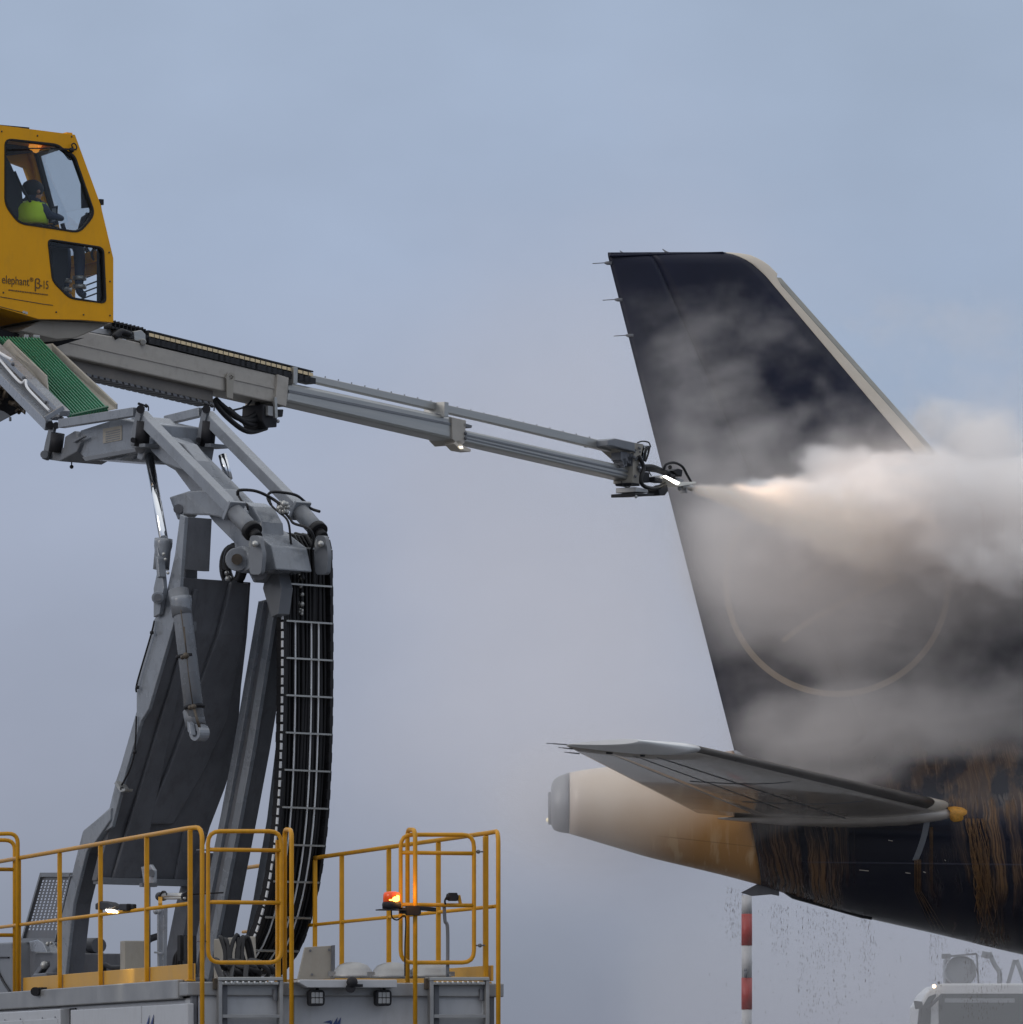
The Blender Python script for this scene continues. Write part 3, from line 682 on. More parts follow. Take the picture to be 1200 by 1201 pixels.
# lower hub of the upper arm
hub = aprism(round_poly([V((300, 592, 0)), V((313, 600, 0)), V((345, 642, 0)), V((344, 672, 0)), V((322, 686, 0)), V((300, 668, 0)), V((282, 676, 0)), V((276, 655, 0)), V((296, 640, 0))], 5) and [(284, 588), (296, 594), (306, 612), (309, 640), (305, 672), (297, 684), (289, 668), (281, 670), (276, 650), (272, 620)], -.12, .11)
hub = hub.build('arm_hub', M['grey'], truck, .015)
q = MB(); q.cyl(a(278, 656, -.40), a(278, 656, -.2), .095, 22); q.prism(A.poly([(270, 644), (284, 640), (300, 662), (284, 672), (271, 668)], -.34), AH*.1); q.build('pivot_boss', M['grey'], hub, .008)
q = MB(); q.cyl(a(278, 656, -.43), a(278, 656, -.3), .045, 14); q.build('pin', M['bronze'], hub)
q = MB(); q.cyl(a(304, 670, -.20), a(304, 670, -.08), .07, 18); q.cyl(a(304, 670, -.04), a(304, 670, .1), .075, 18); q.cyl(a(304, 670, -.27), a(304, 670, .1), .035, 12); q.build('lower_pivot', M['dgrey'], hub)
q = MB(); q.prism(A.poly([(318, 640), (330, 690), (326, 720), (318, 724), (308, 690)], .0), AH*.12); q.build('pivot_lug', M['grey2'], hub, .006)
q = MB()
rnd = random.Random(3)
for k in range(16): q.ball(a(330+rnd.uniform(-6, 8), 594+rnd.uniform(-4, 7), .0+rnd.uniform(-.1, .1)), .018+.012*rnd.random(), 6)
q.build('hydraulic_fittings', M['alu'], hub)
q = MB()
q.tube(smooth_path([a(279, 581, -.3), a(281, 575, -.3), a(300, 576, -.2), a(318, 584, -.05), a(332, 594, .0)]), .013, 8)
q.tube(smooth_path([a(279, 580, -.3), a(284, 588, -.3), a(290, 592, -.3), a(291, 598, -.3)]), .009, 8)
q.tube(smooth_path([a(318, 592, .0), a(314, 583, .0), a(320, 577, .05), a(345, 580, .25), a(357, 588, .35), a(364, 596, .38), a(375, 600, .4)]), .012, 8)
q.tube(smooth_path([a(333, 600, .0), a(340, 608, .05), a(345, 614, .05), a(362, 620, .1), a(368, 632, .15), a(365, 645, .2)]), .011, 8)
q.tube(smooth_path([a(316, 582, .0), a(318, 592, .0), a(326, 600, .0), a(338, 612, .02), a(342, 640, .05), a(350, 655, .1)]), .009, 8)
q.build('hydraulic_hoses', M['black'], hub)
# brackets for the lift cylinders
br = aprism([(163, 520), (167, 514), (188, 511), (215, 520), (230, 540), (236, 558), (205, 548), (190, 542), (178, 530), (172, 521), (166, 540), (160, 538)], -.345, -.20).build('cylinder_bracket', M['grey'], upper, .01)
q = MB(); q.cyl(a(164, 526, -.38), a(164, 526, -.33), .04, 12); q.build('pin', M['dgrey'], br) if False else q.build('bracket_pin', M['dgrey'], upper)
q = MB(); abeam(q, [(205, 516), (226, 522), (222, 546), (214, 530), (204, 524)], .17, .40); q.build('cylinder_bracket', M['grey'], upper, .01)
q = MB(); q.cyl(a(261, 534, .3), a(268, 562, .3), .036, 14); q.build('far_piston_rod', M['chrome'], upper)
wd = aprism([(198, 583), (220, 576), (262, 573), (276, 600), (274, 610), (245, 604), (216, 603), (208, 610)], -.345, -.20).build('arm_bracket', M['grey'], upper, .012)
q = MB(); q.cyl(a(209, 597, -.38), a(209, 597, -.33), .04, 12); q.build('bracket_pin', M['dgrey'], upper)

# knee between upper arm and stairway ------------------------------------
kn = aprism([(94, 505), (140, 490), (170, 496), (170, 524), (140, 540), (100, 539), (90, 528)], -.30, .30)
M['kneem'] = M['grey']; kn = kn.build('knee_link', M['grey'], truck, .012)
q = MB(); abeam(q, [(76, 512), (88, 505), (94, 520), (90, 530), (70, 541), (50, 538), (51, 529), (74, 525)], -.34, .10); q.build('knee_foot', M['grey2'], kn, .01)
q = MB(); q.prism(A.poly([(58, 498), (64, 498), (59, 520), (54, 540), (49, 538), (53, 518)], -.38), AH*.03); q.cyl(a(52, 533, -.41), a(52, 533, -.33), .035, 12)
q.prism(A.poly([(96, 536), (165, 524), (165, 529), (100, 541)], -.36), AH*.06); q.prism(A.poly([(84, 516), (98, 510), (99, 512), (86, 519)], -.37), AH*.03)
q.build('lug', M['grey2'], kn, .004)
q = MB(); q.cyl(a(68, 508, -.36), a(65, 530, -.36), .058, 18); q.cyl(a(59, 499, -.40), a(59, 499, -.22), .034, 12); q.cyl(a(66, 499, -.40), a(66, 499, -.22), .03, 12)
q.build('buffer', M['blackp'], kn)
q = MB(); q.cyl(a(84, 538, -.2), a(84, 545, -.2), .006, 6); q.ball(a(84, 547.5, -.2), .018, 8); q.build('pull_knob', M['black'], kn)
# dull printed plate on the knee: rows of unreadable grey print stay plain
q = MB(); q.prism(A.poly([(121, 503), (143, 499), (143, 516), (121, 520)], -.303), AH*-.003); q.build('decal_plate', M['beige'], kn)
q = MB()
for i in range(5):
    q.prism(A.poly([(124, 506.5+i*2.6), (141, 503+i*2.6), (141, 504.2+i*2.6), (124, 507.7+i*2.6)], -.3065), AH*-.002)
q.build('decal_lines', M['grey2'], kn)

# energy chain ------------------------------------------------------------
def chain_path(w):
    return smooth_path([a(x, y, w) for x, y in ((336, 626), (354, 633), (357, 660), (358, 760), (357, 860), (353, 950), (345, 1020), (333, 1075), (317, 1115), (292, 1146))], 8)
path0 = chain_path(.35)
def resample(pts, step):
    out = [pts[0]]; acc = 0
    for i in range(1, len(pts)):
        seg = pts[i]-pts[i-1]; L = seg.length; t = step-acc
        while t <= L: out.append(pts[i-1]+seg*(t/L)); t += step
        acc = (acc+L) % step
    return out
st = resample(path0, .075)
ec = None
pale = MB(); ec = thing('energy_chain', a(357, 860, .35), None, None); place(ec, WL[ec.name], truck)
for wS in (-.24, .24):
    links = MB()
    for i in range(len(st)-1):
        p0, p1 = st[i]+AH*wS, st[i+1]+AH*wS; d_ = (p1-p0).normalized(); u_ = d_.cross(AH)
        links.box((p0+p1)/2, (p1-p0).length*1.12, .028 if i % 2 else .036, .10, d_, AH, u_)
    links.build('link_rail', M['black'], ec, .004)
for i in range(len(st)-1):
    p0, p1 = st[i]-AH*.255, st[i+1]-AH*.255; d_ = (p1-p0).normalized(); u_ = d_.cross(AH)
    if i > 1: pale.box((p0+p1)/2-AH*.006-u_*0+(-u_ if u_.y > 0 else u_)*.035, (p1-p0).length*.72, .012, .02, d_, AH, u_)
pale.build('link_edge', M['white_rod'], ec)
for i in range(4, len(st)-1, 4):
    d_ = (st[i+1]-st[i]).normalized(); u_ = d_.cross(AH)
    if u_.y > 0: u_ = -u_
    c = st[i]+u_*.055
    q = MB(); q.box(c, .014, .47, .014, d_, AH, u_); q.build('crossbar', M['alu'], ec)
rnd = random.Random(11)
for k, wS in enumerate((-.19, -.155, -.11, -.07, -.03, .01, .045, .085, .12, .16, .2)):
    rr_ = (.017, .012, .02, .011, .017, .013, .011, .02, .012, .019, .014)[k]
    pts = [q_+AH*(wS+.008*math.sin(i*.4+k))+V((0, -1, 0))*.01*math.sin(i*.23+k*2) for i, q_ in enumerate(resample(path0, .15))]
    q = MB(); q.tube(pts, rr_, 8); q.build('hose', M['black'], ec)
for wS in (-.10, .065, .14):
    pts = [q_+AH*wS+V((0, -1, 0))*.032 for q_ in resample(path0, .15)][6:]
    q = MB(); q.tube(pts, .0075, 8); q.build('pale_hose', M['white_rod'], ec)
q = MB(); rnd = random.Random(5)
for k in range(26):
    q.ball(a(350+rnd.uniform(-5, 5), 690+rnd.uniform(-22, 34), .34)+V((0, -.08, 0)), .012+.012*rnd.random(), 6)
q.tube([a(347, 668, .32)+V((0, -.08, 0)), a(347, 706, .32)+V((0, -.08, 0))], .02, 8)
q.build('hose_couplings', M['alu'], ec)
q = MB(); q.tube(round_path([a(329, 648, .10), a(329, 624, .10), a(329, 624, .40), a(329, 648, .40)], .04), .022, 8); q.build('chain_frame', M['grey2'], ec)
q = MB()
for k in range(7): q.tube(smooth_path([a(326, 632, .13+.04*k), a(338, 636, .13+.05*k), a(350, 650, .12+.065*k), a(356, 680, .11+.07*k)]), .014, 8)
q.build('hose_bend', M['black'], ec)
q = MB(); q.prism(A.poly([(336, 636), (346, 640), (352, 668), (350, 702), (345, 706), (338, 660)], .62), AH*.05); q.build('chain_side_plate', M['grey'], ec, .01)
# dark backing strip inside the chain loop
q = MB(); q.loft([[p_+AH*-.2+V((0, .05, 0)), p_+AH*.22+V((0, .05, 0)), p_+AH*.22+V((0, .06, 0)), p_+AH*-.2+V((0, .06, 0))] for p_ in st], smooth=False); q.build('chain_liner', M['black'], ec)

# stairway arm up to the cab -----------------------------------------------
stw = {}
BL, BR, TL, TR = P(84, 491, 50.3), P(127, 481, 50.7), P(-2, 397, 52.2), P(46, 398, 52.6)
up_ = (TL-BL).normalized(); sd_ = (BR-BL).normalized(); nn = sd_.cross(up_)
if nn.y > 0: nn = -nn
q = MB(); q.prism([BL, BR, TR, TL], -nn*.03); stair = q.build('stairway', M['green'], truck)
q = MB()
for k in range(13):
    t = (k+.5)/13; p0 = BL.lerp(BR, t); p1 = TL.lerp(TR, t); q.beam(p0+nn*.012, p1+nn*.012, .0085, .022, nn)
q.build('tread_rib', M['greenh'], stair)
q = MB(); q.prism([BL+nn*.02, BR+nn*.02, BR+nn*.02+up_*.03, BL+nn*.02+up_*.03], nn*.02); q.build('tread_edge', M['green'], stair)
q = MB(); e0, e1, e2, e3, e4 = P(56, 459, 50.6), P(54, 441, 50.7), P(9, 398, 52.0), P(1, 407, 52.0), P(2, 410, 49.6)
q.prism([e0, e1, e2, e3], sd_*.02); q.build('cheek_plate', M['beige'], stair, .003)
q = MB(); q.prism([P(126, 482, 50.7), P(136, 480, 50.7), P(136, 474, 50.7), P(60, 403, 52.6), P(52, 404, 52.6), P(62, 416, 52.5)], sd_*.025); q.build('cheek_plate', M['beige'], stair, .003)
q = MB(); q.beam(P(57, 499, 50.1), P(-60, 380, 52.6), .06, .09, nn); q.beam(P(76, 485, 50.0), P(-45, 368, 52.6), .09, .05, nn)
ch = q.build('side_channel', M['grey'], truck, .005)
q = MB(); q.beam(P(66, 491, 50.2), P(-50, 374, 52.7), .13, .03, nn); q.build('channel_web', M['grey2'], ch)
q = MB(); q.beam(P(53, 491, 49.8), P(74, 478, 49.9), .03, .04); q.beam(P(53, 490, 49.8), P(53, 498, 49.8), .03, .03); q.build('channel_end', M['grey'], ch, .004)
q = MB(); q.tube(smooth_path([P(-20, 398, 51.6), P(0, 422, 51.0), P(23, 448, 50.3), P(30, 446, 50.2), P(33, 456, 50.1), P(58, 482, 49.7)]), .012, 8)
q.tube(smooth_path([P(-10, 405, 51.2), P(0, 414, 51.0), P(14, 422, 50.7)]), .014, 8)
q.build('hydraulic_pipe', M['white_rod'], ch)
q = MB()
for x, y in ((15, 427), (28, 443), (25, 449), (53, 472), (62, 470), (68, 484), (71, 488), (63, 490)): q.ball(P(x, y, 49.8+(500-y)*.018), .018, 6)
q.build('bolt', M['dgrey'], ch)
# machinery behind the foot of the stairway, at the picture's left edge
q = MB(); q.prism([P(-60, 520, 52.5), P(0, 494, 52.5), P(30, 480, 52.5), P(33, 466, 52.5), P(26, 452, 52.5), P(-60, 380, 52.5)], V((-.3, .9, 0))*.35)
dr = q.build('hose_drum', M['black'], truck, .02)
q = MB(); rnd = random.Random(9)
for k in range(46):
    x = rnd.uniform(-20, 27); y = 440+rnd.uniform(0, 44)-abs(x)*.1
    q.tube([P(x, y, 52.42), P(x+rnd.uniform(-8, 8), y+rnd.uniform(-7, 7), 52.36), P(x+rnd.uniform(-8, 8), y+rnd.uniform(-7, 7), 52.4)], rnd.uniform(.01, .03), 7)
q.build('drum_hoses', M['bronze'], dr)
q = MB(); q.prism([P(-60, 520, 52.2), P(-2, 496, 52.2), P(13, 488, 52.2), P(4, 482, 52.2), P(-60, 470, 52.2)], V((-.3, .9, 0))*.2)
q.cyl(P(12, 489, 52.1), P(12, 494, 52.1), .012, 8); q.build('drum_plate', M['grey2'], dr, .01)

# ---------------------------------------------------------------- operator cab
CN = V((.6, -.8, 0)).normalized(); CF = V((.8, .6, 0)).normalized(); C = Plane(P(60, 300, 53), CN)
def c_(px, py, w=0.0): return C.at(px, py, w)
CW = .82
prof = [(-90, 143), (-20, 145), (2, 147), (88, 158), (118, 240), (133, 303), (133, 378), (96, 375), (45, 374), (0, 361), (-90, 340)]
w1 = round_poly([V((6, 162, 0)), V((68, 169, 0)), V((78, 177, 0)), V((88, 182, 0)), V((112, 251, 0)), V((94, 273, 0)), V((22, 262, 0)), V((6, 240, 0))], 9, 4)
w1 = [(q.x, q.y) for q in w1]
w2 = round_poly([V((56, 280, 0)), V((122, 290, 0)), V((125, 356, 0)), V((82, 350, 0)), V((62, 330, 0))], 7, 4)
w2 = [(q.x, q.y) for q in w2]
def shrink(pts, k):
    cx = sum(p_[0] for p_ in pts)/len(pts); cy_ = sum(p_[1] for p_ in pts)/len(pts)
    out = []
    for x, y in pts:
        L = math.hypot(x-cx, y-cy_); out.append((cx+(x-cx)*(1-k/L), cy_+(y-cy_)*(1-k/L)))
    return out
q = MB(); q.prism(C.poly(prof), -CN*.05, [C.poly(w1), C.poly(w2)])
cab = q.build('operator_cab', M['yellow'], truck, .012)
rim_m = M['black']
for wnd in (w1, w2):
    q = MB(); q.prism(C.poly(shrink(wnd, -.6), .006), -CN*.05, [C.poly(shrink(wnd, 2.0), .006)]); wo_ = q.build('window_seal', rim_m, cab, .004)
    q = MB(); q.prism(C.poly(shrink(wnd, 1.5), -.02), -CN*.008); q.build('window_pane', M['glass'], cab)
# far side: same profile pushed back; its own big window
def cp(px, py, w): return C.at(px, py, -w)
q = MB(); q.prism([p_-CN*CW for p_ in C.poly(prof)], CN*.05, [[p_-CN*CW for p_ in C.poly(h)] for h in ([(6, 170), (60, 175), (84, 184), (106, 245), (94, 268), (10, 258)], [(50, 284), (120, 296), (122, 356), (60, 350)])])
q.build('far_side', M['yellow'], cab, .01)
def skin(i0, i1, wa=.045, wb=CW-.045, nm='roof', m='yellow', t=.04, holes=None, inset=0):
    p0, p1 = c_(*prof[i0]), c_(*prof[i1]); ins = (c_(60, 260)-(p0+p1)/2).normalized()
    nrm = (p1-p0).normalized().cross(CN).normalized()
    if nrm.dot(c_(50, 260)-p0) < 0: nrm = -nrm
    quad = [p0-CN*wa, p1-CN*wa, p1-CN*wb, p0-CN*wb]
    hl = []
    if holes:
        for s0, s1, t0, t1 in holes:
            f_ = lambda s, t_: p0.lerp(p1, s)-CN*(wa+(wb-wa)*t_)
            hl.append(round_poly([f_(s0, t0), f_(s1, t0), f_(s1, t1), f_(s0, t1)], .06))
    q_ = MB(); q_.prism(quad, nrm*t, hl); return q_.build(nm, M[m], cab)
skin(1, 2); skin(2, 3); skin(0, 1)
q = MB()
for w_ in (.07, CW-.07):
    for i0, i1 in ((3, 4), (4, 5)): q.beam(c_(*prof[i0])-CN*w_+CF*-.03, c_(*prof[i1])-CN*w_+CF*-.03, .05, .05)
for i0, t_ in ((3, .04), (4, .93)):
    p_ = c_(*prof[i0]).lerp(c_(*prof[i0+1]), t_)+CF*-.03; q.beam(p_-CN*.06, p_-CN*(CW-.06), .06, .10)
q.build('windscreen_frame', M['yellow'], cab); skin(5, 6, nm='front_panel', holes=[(.2, .9, .2, .8)])
skin(6, 7, nm='floor_panel', m='beige'); skin(7, 8, nm='floor_panel', m='beige'); skin(8, 9, nm='floor_panel'); skin(9, 10, nm='floor_panel'); skin(10, 0, nm='rear_wall')
for i0, i1 in ((3, 4), (4, 5)):
    p0, p1 = c_(*prof[i0]), c_(*prof[i1]); q = MB(); q.prism([p0-CN*.1, p1-CN*.1, p1-CN*(CW-.1), p0-CN*(CW-.1)], CF*-.008); q.build('windscreen', M['glass'], cab)
# dark frames seen through the side window
q = MB()
q.beam(cp(43, 178, .70), cp(66, 264, .70), .04, .05); q.beam(cp(43, 182, .70), cp(70, 173, .70), .04, .04); q.beam(c_(104, 222, -.14), c_(111, 252, -.14), .05, .06)
q.build('inner_frame', M['seat'], cab, .01)
q = MB(); q.beam(cp(35, 172, .74), cp(60, 264, .74), .05, .05); q.build('inner_post', M['yellow'], cab, .01)
q = MB(); q.prism([c_(96, 206, -.12), c_(103, 203, -.12), c_(109, 243, -.12), c_(97, 244, -.12)], -CN*.03); q.prism([c_(92, 271, -.12), c_(97, 254, -.12), c_(107, 248, -.12), c_(110, 252, -.12), c_(95, 271, -.12)], -CN*.03)
q.prism([c_(72, 170, -.1), c_(78, 176, -.1), c_(87, 183, -.1), c_(88, 188, -.1), c_(82, 187, -.1), c_(74, 177, -.1)], -CN*.03)
q.build('switch_panel', M['seat'], cab, .006)
q = MB(); q.prism([c_(8, 168, -.6), c_(60, 172, -.6), c_(40, 178, -.6), c_(8, 182, -.6)], -CN*.1); q.build('roof_console', M['seat'], cab, .01)
q = MB()
for x, y in ((41, 170), (46, 169), (42, 175), (38, 172)): q.ball(c_(x, y, -.5), .035, 8)
q.build('ceiling_lamp', emit('dim_amber_interior_lamp', (1, .4, .05), .5), cab)
q = MB(); q.prism([c_(6, 232, -.35), c_(6, 180, -.35), c_(13, 192, -.35), c_(26, 222, -.35), c_(30, 262, -.35), c_(6, 258, -.35)], -CN*.5)
q.prism([c_(62, 282, -.3), c_(80, 284, -.3), c_(80, 320, -.3), c_(74, 340, -.3), c_(60, 338, -.3)], -CN*.5)
q.build('seat', M['seat'], cab, .04)
q = MB(); q.tube([c_(17, 201, -.30), c_(24, 217, -.28), c_(42, 248, -.26)], .012, 8); q.build('seat_belt', M['black'], cab)
q = MB(); q.prism([c_(60, 243, -.2), c_(68, 241, -.2), c_(67, 261, -.2), c_(59, 262, -.2)], -CN*.03, [[c_(61, 244.5, -.2), c_(67, 243, -.2), c_(66, 259, -.2), c_(60.5, 260, -.2)]]); q.build('monitor_frame', M['blackp'], cab)
q = MB(); q.prism([c_(61, 244.5, -.21), c_(67, 243, -.21), c_(66, 259, -.21), c_(60.5, 260, -.21)], -CN*.012); q.build('monitor_screen', M['grey2'], cab)
q = MB()
for x, y, rx, ry in ((77, 264, 5, 4), (82, 266, 5.5, 3.5), (71, 253, 2.6, 3.6)):
    q.tube([c_(x+rx*math.cos(t), y+ry*math.sin(t))-CN*(.25) for t in [2*math.pi*i/16 for i in range(16)]], .009, 6, closed=True)
q.tube([c_(73, 262, -.25), c_(76, 272, -.25)], .02, 8); q.tube([c_(101, 250, -.15), c_(105, 254, -.15)], .012, 6)
q.build('control_levers', M['blackp'], cab)
q = MB()
for i in range(3): q.beam(c_(92, 338+i*7, -.5), c_(116, 329+i*7, -.5), .02, .012)
q.prism([c_(92, 300, -.55), c_(118, 302, -.55), c_(118, 320, -.55), c_(92, 330, -.55)], -CN*.05)
q.prism([c_(117, 292, -.1), c_(123, 293, -.1), c_(123, 356, -.1), c_(117, 354, -.1)], -CN*.05)
q.tube(smooth_path([c_(100, 290, -.4), c_(106, 298, -.4), c_(112, 290, -.4)]), .02, 8)
q.tube([c_(114, 298, -.2)+V((.05*math.cos(t), 0, .06*math.sin(t))) for t in [2*math.pi*i/14 for i in range(14)]], .012, 6, closed=True)
q.build('pedal_frame', M['seat'], cab)
# panel seams and screws on the visible side
for pts_ in (((0, 348), (50, 356.5)), ((50, 356.5), (62, 358)), ((0, 359.5), (30, 367.5))):
    q = MB(); q.tube([c_(pts_[0][0], pts_[0][1], .001), c_(pts_[1][0], pts_[1][1], .001)], .0035, 5); q.build('panel_seam', M['bronze'], cab)
q = MB()
for x, y in ((4, 343), (128, 296), (129, 330), (129, 370), (66, 366), (98, 369), (84, 160), (2, 154), (44, 159)): q.ball(c_(x, y, .002), .009, 6)
q.build('screws', M['bronze'], cab)
# wiper and sensor
q = MB(); q.tube(smooth_path([c_(86, 174, .03), c_(84, 170, .03), c_(87, 168, .03), c_(90, 172, .03), c_(89, 176, .03)]), .006, 6); q.ball(c_(84, 176, .03), .025, 8); q.beam(c_(60, 174, .03), c_(88, 175.5, .03), .02, .014); q.beam(c_(15, 174.5, .025), c_(62, 173.5, .025), .012, .01)
q.build('wiper', M['blackp'], cab)
q = MB(); q.box(c_(118.5, 237, -.05), .04, .03, .05, CF, CN); q.cyl(c_(117.5, 240, -.05), c_(119, 249, -.05), .008, 6); q.build('side_sensor', M['blackp'], cab)
q = MB(); q.beam(c_(-5, 146.5)-CN*.3, c_(38, 150.5)-CN*.3, .5, .03); q.build('roof_rack', M['blackp'], cab)
# beige cowl under the cab
q = MB(); q.prism([cp(24, 388, .1), cp(48, 375.5, .1), cp(131, 379, .1), cp(90, 396, .1), cp(66, 398, .1)], -CN*1.1); q.build('cowl', M['beige'], cab, .01)
q = MB(); q.prism([cp(30, 397, .4), cp(90, 397, .4), cp(100, 396, .4), cp(62, 408, .4), cp(40, 404, .4)], -CN*.5); q.prism([cp(-60, 372, .2), cp(4, 386, .2), cp(24, 392, .2), cp(18, 400, .2), cp(-60, 396, .2)], -CN*.9); q.build('cab_mount', M['blackp'], cab, .01)
q = MB(); q.box(cp(29, 396, .05), .05, .06, .05, CF, CN); q.box(cp(41, 395, .05), .07, .06, .03, CF, CN); q.build('mount_block', M['alu'], cab, .005)
# lettering
def text(body, size, p0, xdir, nrm, m, parent, nm='lettering', ex=.001, width=None):
    cu = bpy.data.curves.new(nm, 'FONT'); cu.body = body; cu.size = size; cu.extrude = ex
    o = bpy.data.objects.new(nm, cu); COL.objects.link(o)
    x = V(xdir).normalized(); z = V(nrm).normalized(); y = z.cross(x).normalized()
    R_ = Matrix((x, y, z)).transposed().to_4x4()
    dg = bpy.context.evaluated_depsgraph_get(); me = bpy.data.meshes.new_from_object(o.evaluated_get(dg)); bpy.data.objects.remove(o); bpy.data.curves.remove(cu)
    wdt = max(v.co.x for v in me.vertices)-min(v.co.x for v in me.vertices)
    k = (width/wdt) if width else 1.0
    for v in me.vertices: v.co = R_ @ V((v.co.x*k, v.co.y, v.co.z))
    me.materials.clear(); me.materials.append(m)
    o = bpy.data.objects.new(nm, me); COL.objects.link(o); place(o, p0, parent); return o
ink = mat('dark_brown_print', (.10, .05, .012), .5, var=.02)
wE = (c_(34, 336)-c_(2, 333)).length
text('elephant', .105, c_(2, 332, .003), CF, CN, ink, cab, width=wE)
text('®', .05, c_(35, 330, .003), CF, CN, ink, cab)
text('β', .125, c_(40, 338, .003), CF, CN, ink, cab)
text('-15', .105, c_(47.5, 338, .003), CF, CN, ink, cab, width=(c_(56.5, 338)-c_(47.5, 338)).length)
q = MB()
rnd = random.Random(2); x = 10.0
while x < 56:
    wdt = rnd.uniform(.7, 2.4); y = 339.4+(x-10)*.125; q.prism([c_(x, y, .003), c_(x+wdt, y+.1, .003), c_(x+wdt, y+1.4, .003), c_(x, y+1.3, .003)], CN*.001); x += wdt+.45
q.build('small_print', ink, cab)
q = MB()
for x, y in ((28, 366), (31, 367)): q.box(c_(x, y, .002), .025, .006, .02, CF, CN)
q.build('sticker', M['white'], cab)

# operator (seated in the cab) ---------------------------------------------
op = thing('person', c_(60, 350, -.6), 'operator in dark cap and bright yellow safety vest, seated in the yellow cab', 'person')
def person():
    me = bpy.data.meshes.new('body'); wv = .40
    J = [('pelvis', 40, 276, .12), ('belly', 38, 262, .12), ('chest', 35, 246, .13), ('neck', 36, 234.5, .055), ('head0', 38, 230, .07), ('head1', 39, 222, .085), ('head2', 39, 217, .07)]
    pts = [(c_(x, y, -wv), r_) for _, x, y, r_ in J]; ed = [(i, i+1) for i in range(len(J)-1)]
    def chainj(start, lst):
        prev = start
        for x, y, w, r_ in lst:
            pts.append((c_(x, y, -wv)-CN*(w-wv), r_)); ed.append((prev, len(pts)-1)); prev = len(pts)-1
    for s in (-1, 1):
        chainj(2, [(35, 241, wv+.17*s, .06), (43, 256, wv+.2*s, .045), (56, 257, wv+.16*s, .035), (62, 258, wv+.14*s, .03), (65, 259, wv+.13*s, .022)])
        chainj(0, [(46, 279, wv+.09*s, .085), (84, 287, wv+.12*s, .07), (85, 315, wv+.12*s, .055), (84, 344, wv+.12*s, .04), (92, 349, wv+.12*s, .035)])
    o0 = WL[op.name]
    me.from_pydata([tuple(p_-o0) for p_, _ in pts], ed, []); o = bpy.data.objects.new('body', me); COL.objects.link(o); place(o, o0, op)
    md = o.modifiers.new('skin', 'SKIN'); md.use_smooth_shade = True
    for v, (_, r_) in zip(me.skin_vertices[0].data, pts): v.radius = (r_, r_)
    me.skin_vertices[0].data[0].use_root = True
    sb_ = o.modifiers.new('sub', 'SUBSURF'); sb_.levels = sb_.render_levels = 1
    me.materials.append(mat('work_clothes_and_skin', (.035, .05, .09), .8)); return o
body_p = person()
M['vest'] = mat('hi_vis_vest', (.55, .80, .02), .6, var=.1); M['skin'] = mat('skin', (.42, .22, .15), .5)
M['vest'].node_tree.nodes['Principled BSDF'].inputs['Emission Strength'].default_value = 0
def ell(c, rx, ry, rz, n=14):
    q = MB(); m_ = n//2; vs = []; fs = []
    for i in range(m_+1):
        th = math.pi*i/m_
        for k in range(n):
            aa = 2*math.pi*k/n; vs.append(c+CF*rx*math.sin(th)*math.cos(aa)+CN*ry*math.sin(th)*math.sin(aa)+V((0, 0, 1))*rz*math.cos(th))
    for i in range(m_):
        for k in range(n): fs.append((i*n+k, i*n+(k+1) % n, (i+1)*n+(k+1) % n, (i+1)*n+k))
    q.add(vs, fs, True); return q
cc = lambda x, y: c_(x, y, -.40)
rings = []
for x, y, rx, ry in ((27+6, 264, .16, .21), (35, 256, .155, .215), (35, 247, .16, .22), (35, 241, .13, .215), (36, 237, .08, .12)):
    rings.append([cc(x, y)+CF*rx*math.cos(t)+CN*ry*math.sin(t) for t in [2*math.pi*i/18 for i in range(18)]])
q = MB(); q.loft(rings); q.build('safety_vest', M['vest'], op)
q = MB(); hc = cc(39.5, 225); q = ell(hc, .08, .07, .10); q.add([hc+CF*.08+CN*.012+V((0, 0, -.0)), hc+CF*.11+V((0, 0, -.025)), hc+CF*.08-CN*.012, hc+CF*.08+V((0, 0, -.03))], [(0, 1, 3), (1, 2, 3), (0, 3, 2), (0, 2, 1)])
q.build('head', M['skin'], op)
q = MB(); q = ell(cc(38.3, 221.5), .105, .092, .085); q.prism([cc(39, 222)+CN*.07, cc(48, 225)+CN*.05, cc(48, 225)-CN*.05, cc(39, 222)-CN*.07], V((0, 0, .012))); q.build('cap', M['seat'], op)
q = MB()
for s in (-1, 1): q.ball(hc+CF*.078+CN*.03*s+V((0, 0, .012)), .01, 8)
q.build('eyes', M['black'], op)
q = MB(); q.ball(hc+CN*.076+V((0, 0, -.005)), .02, 8); q.ball(hc-CN*.076+V((0, 0, -.005)), .02, 8); q.build('ears', M['skin'], op)
for y in (328, 338):
    for s in (-1, 1):
        q = MB(); p0 = c_(84.8, y, -.40)-CN*(.12*s); q.cyl(p0+V((0, 0, .018)), p0-V((0, 0, .018)), .062, 16); q.build('reflective_band', M['alu'], op)

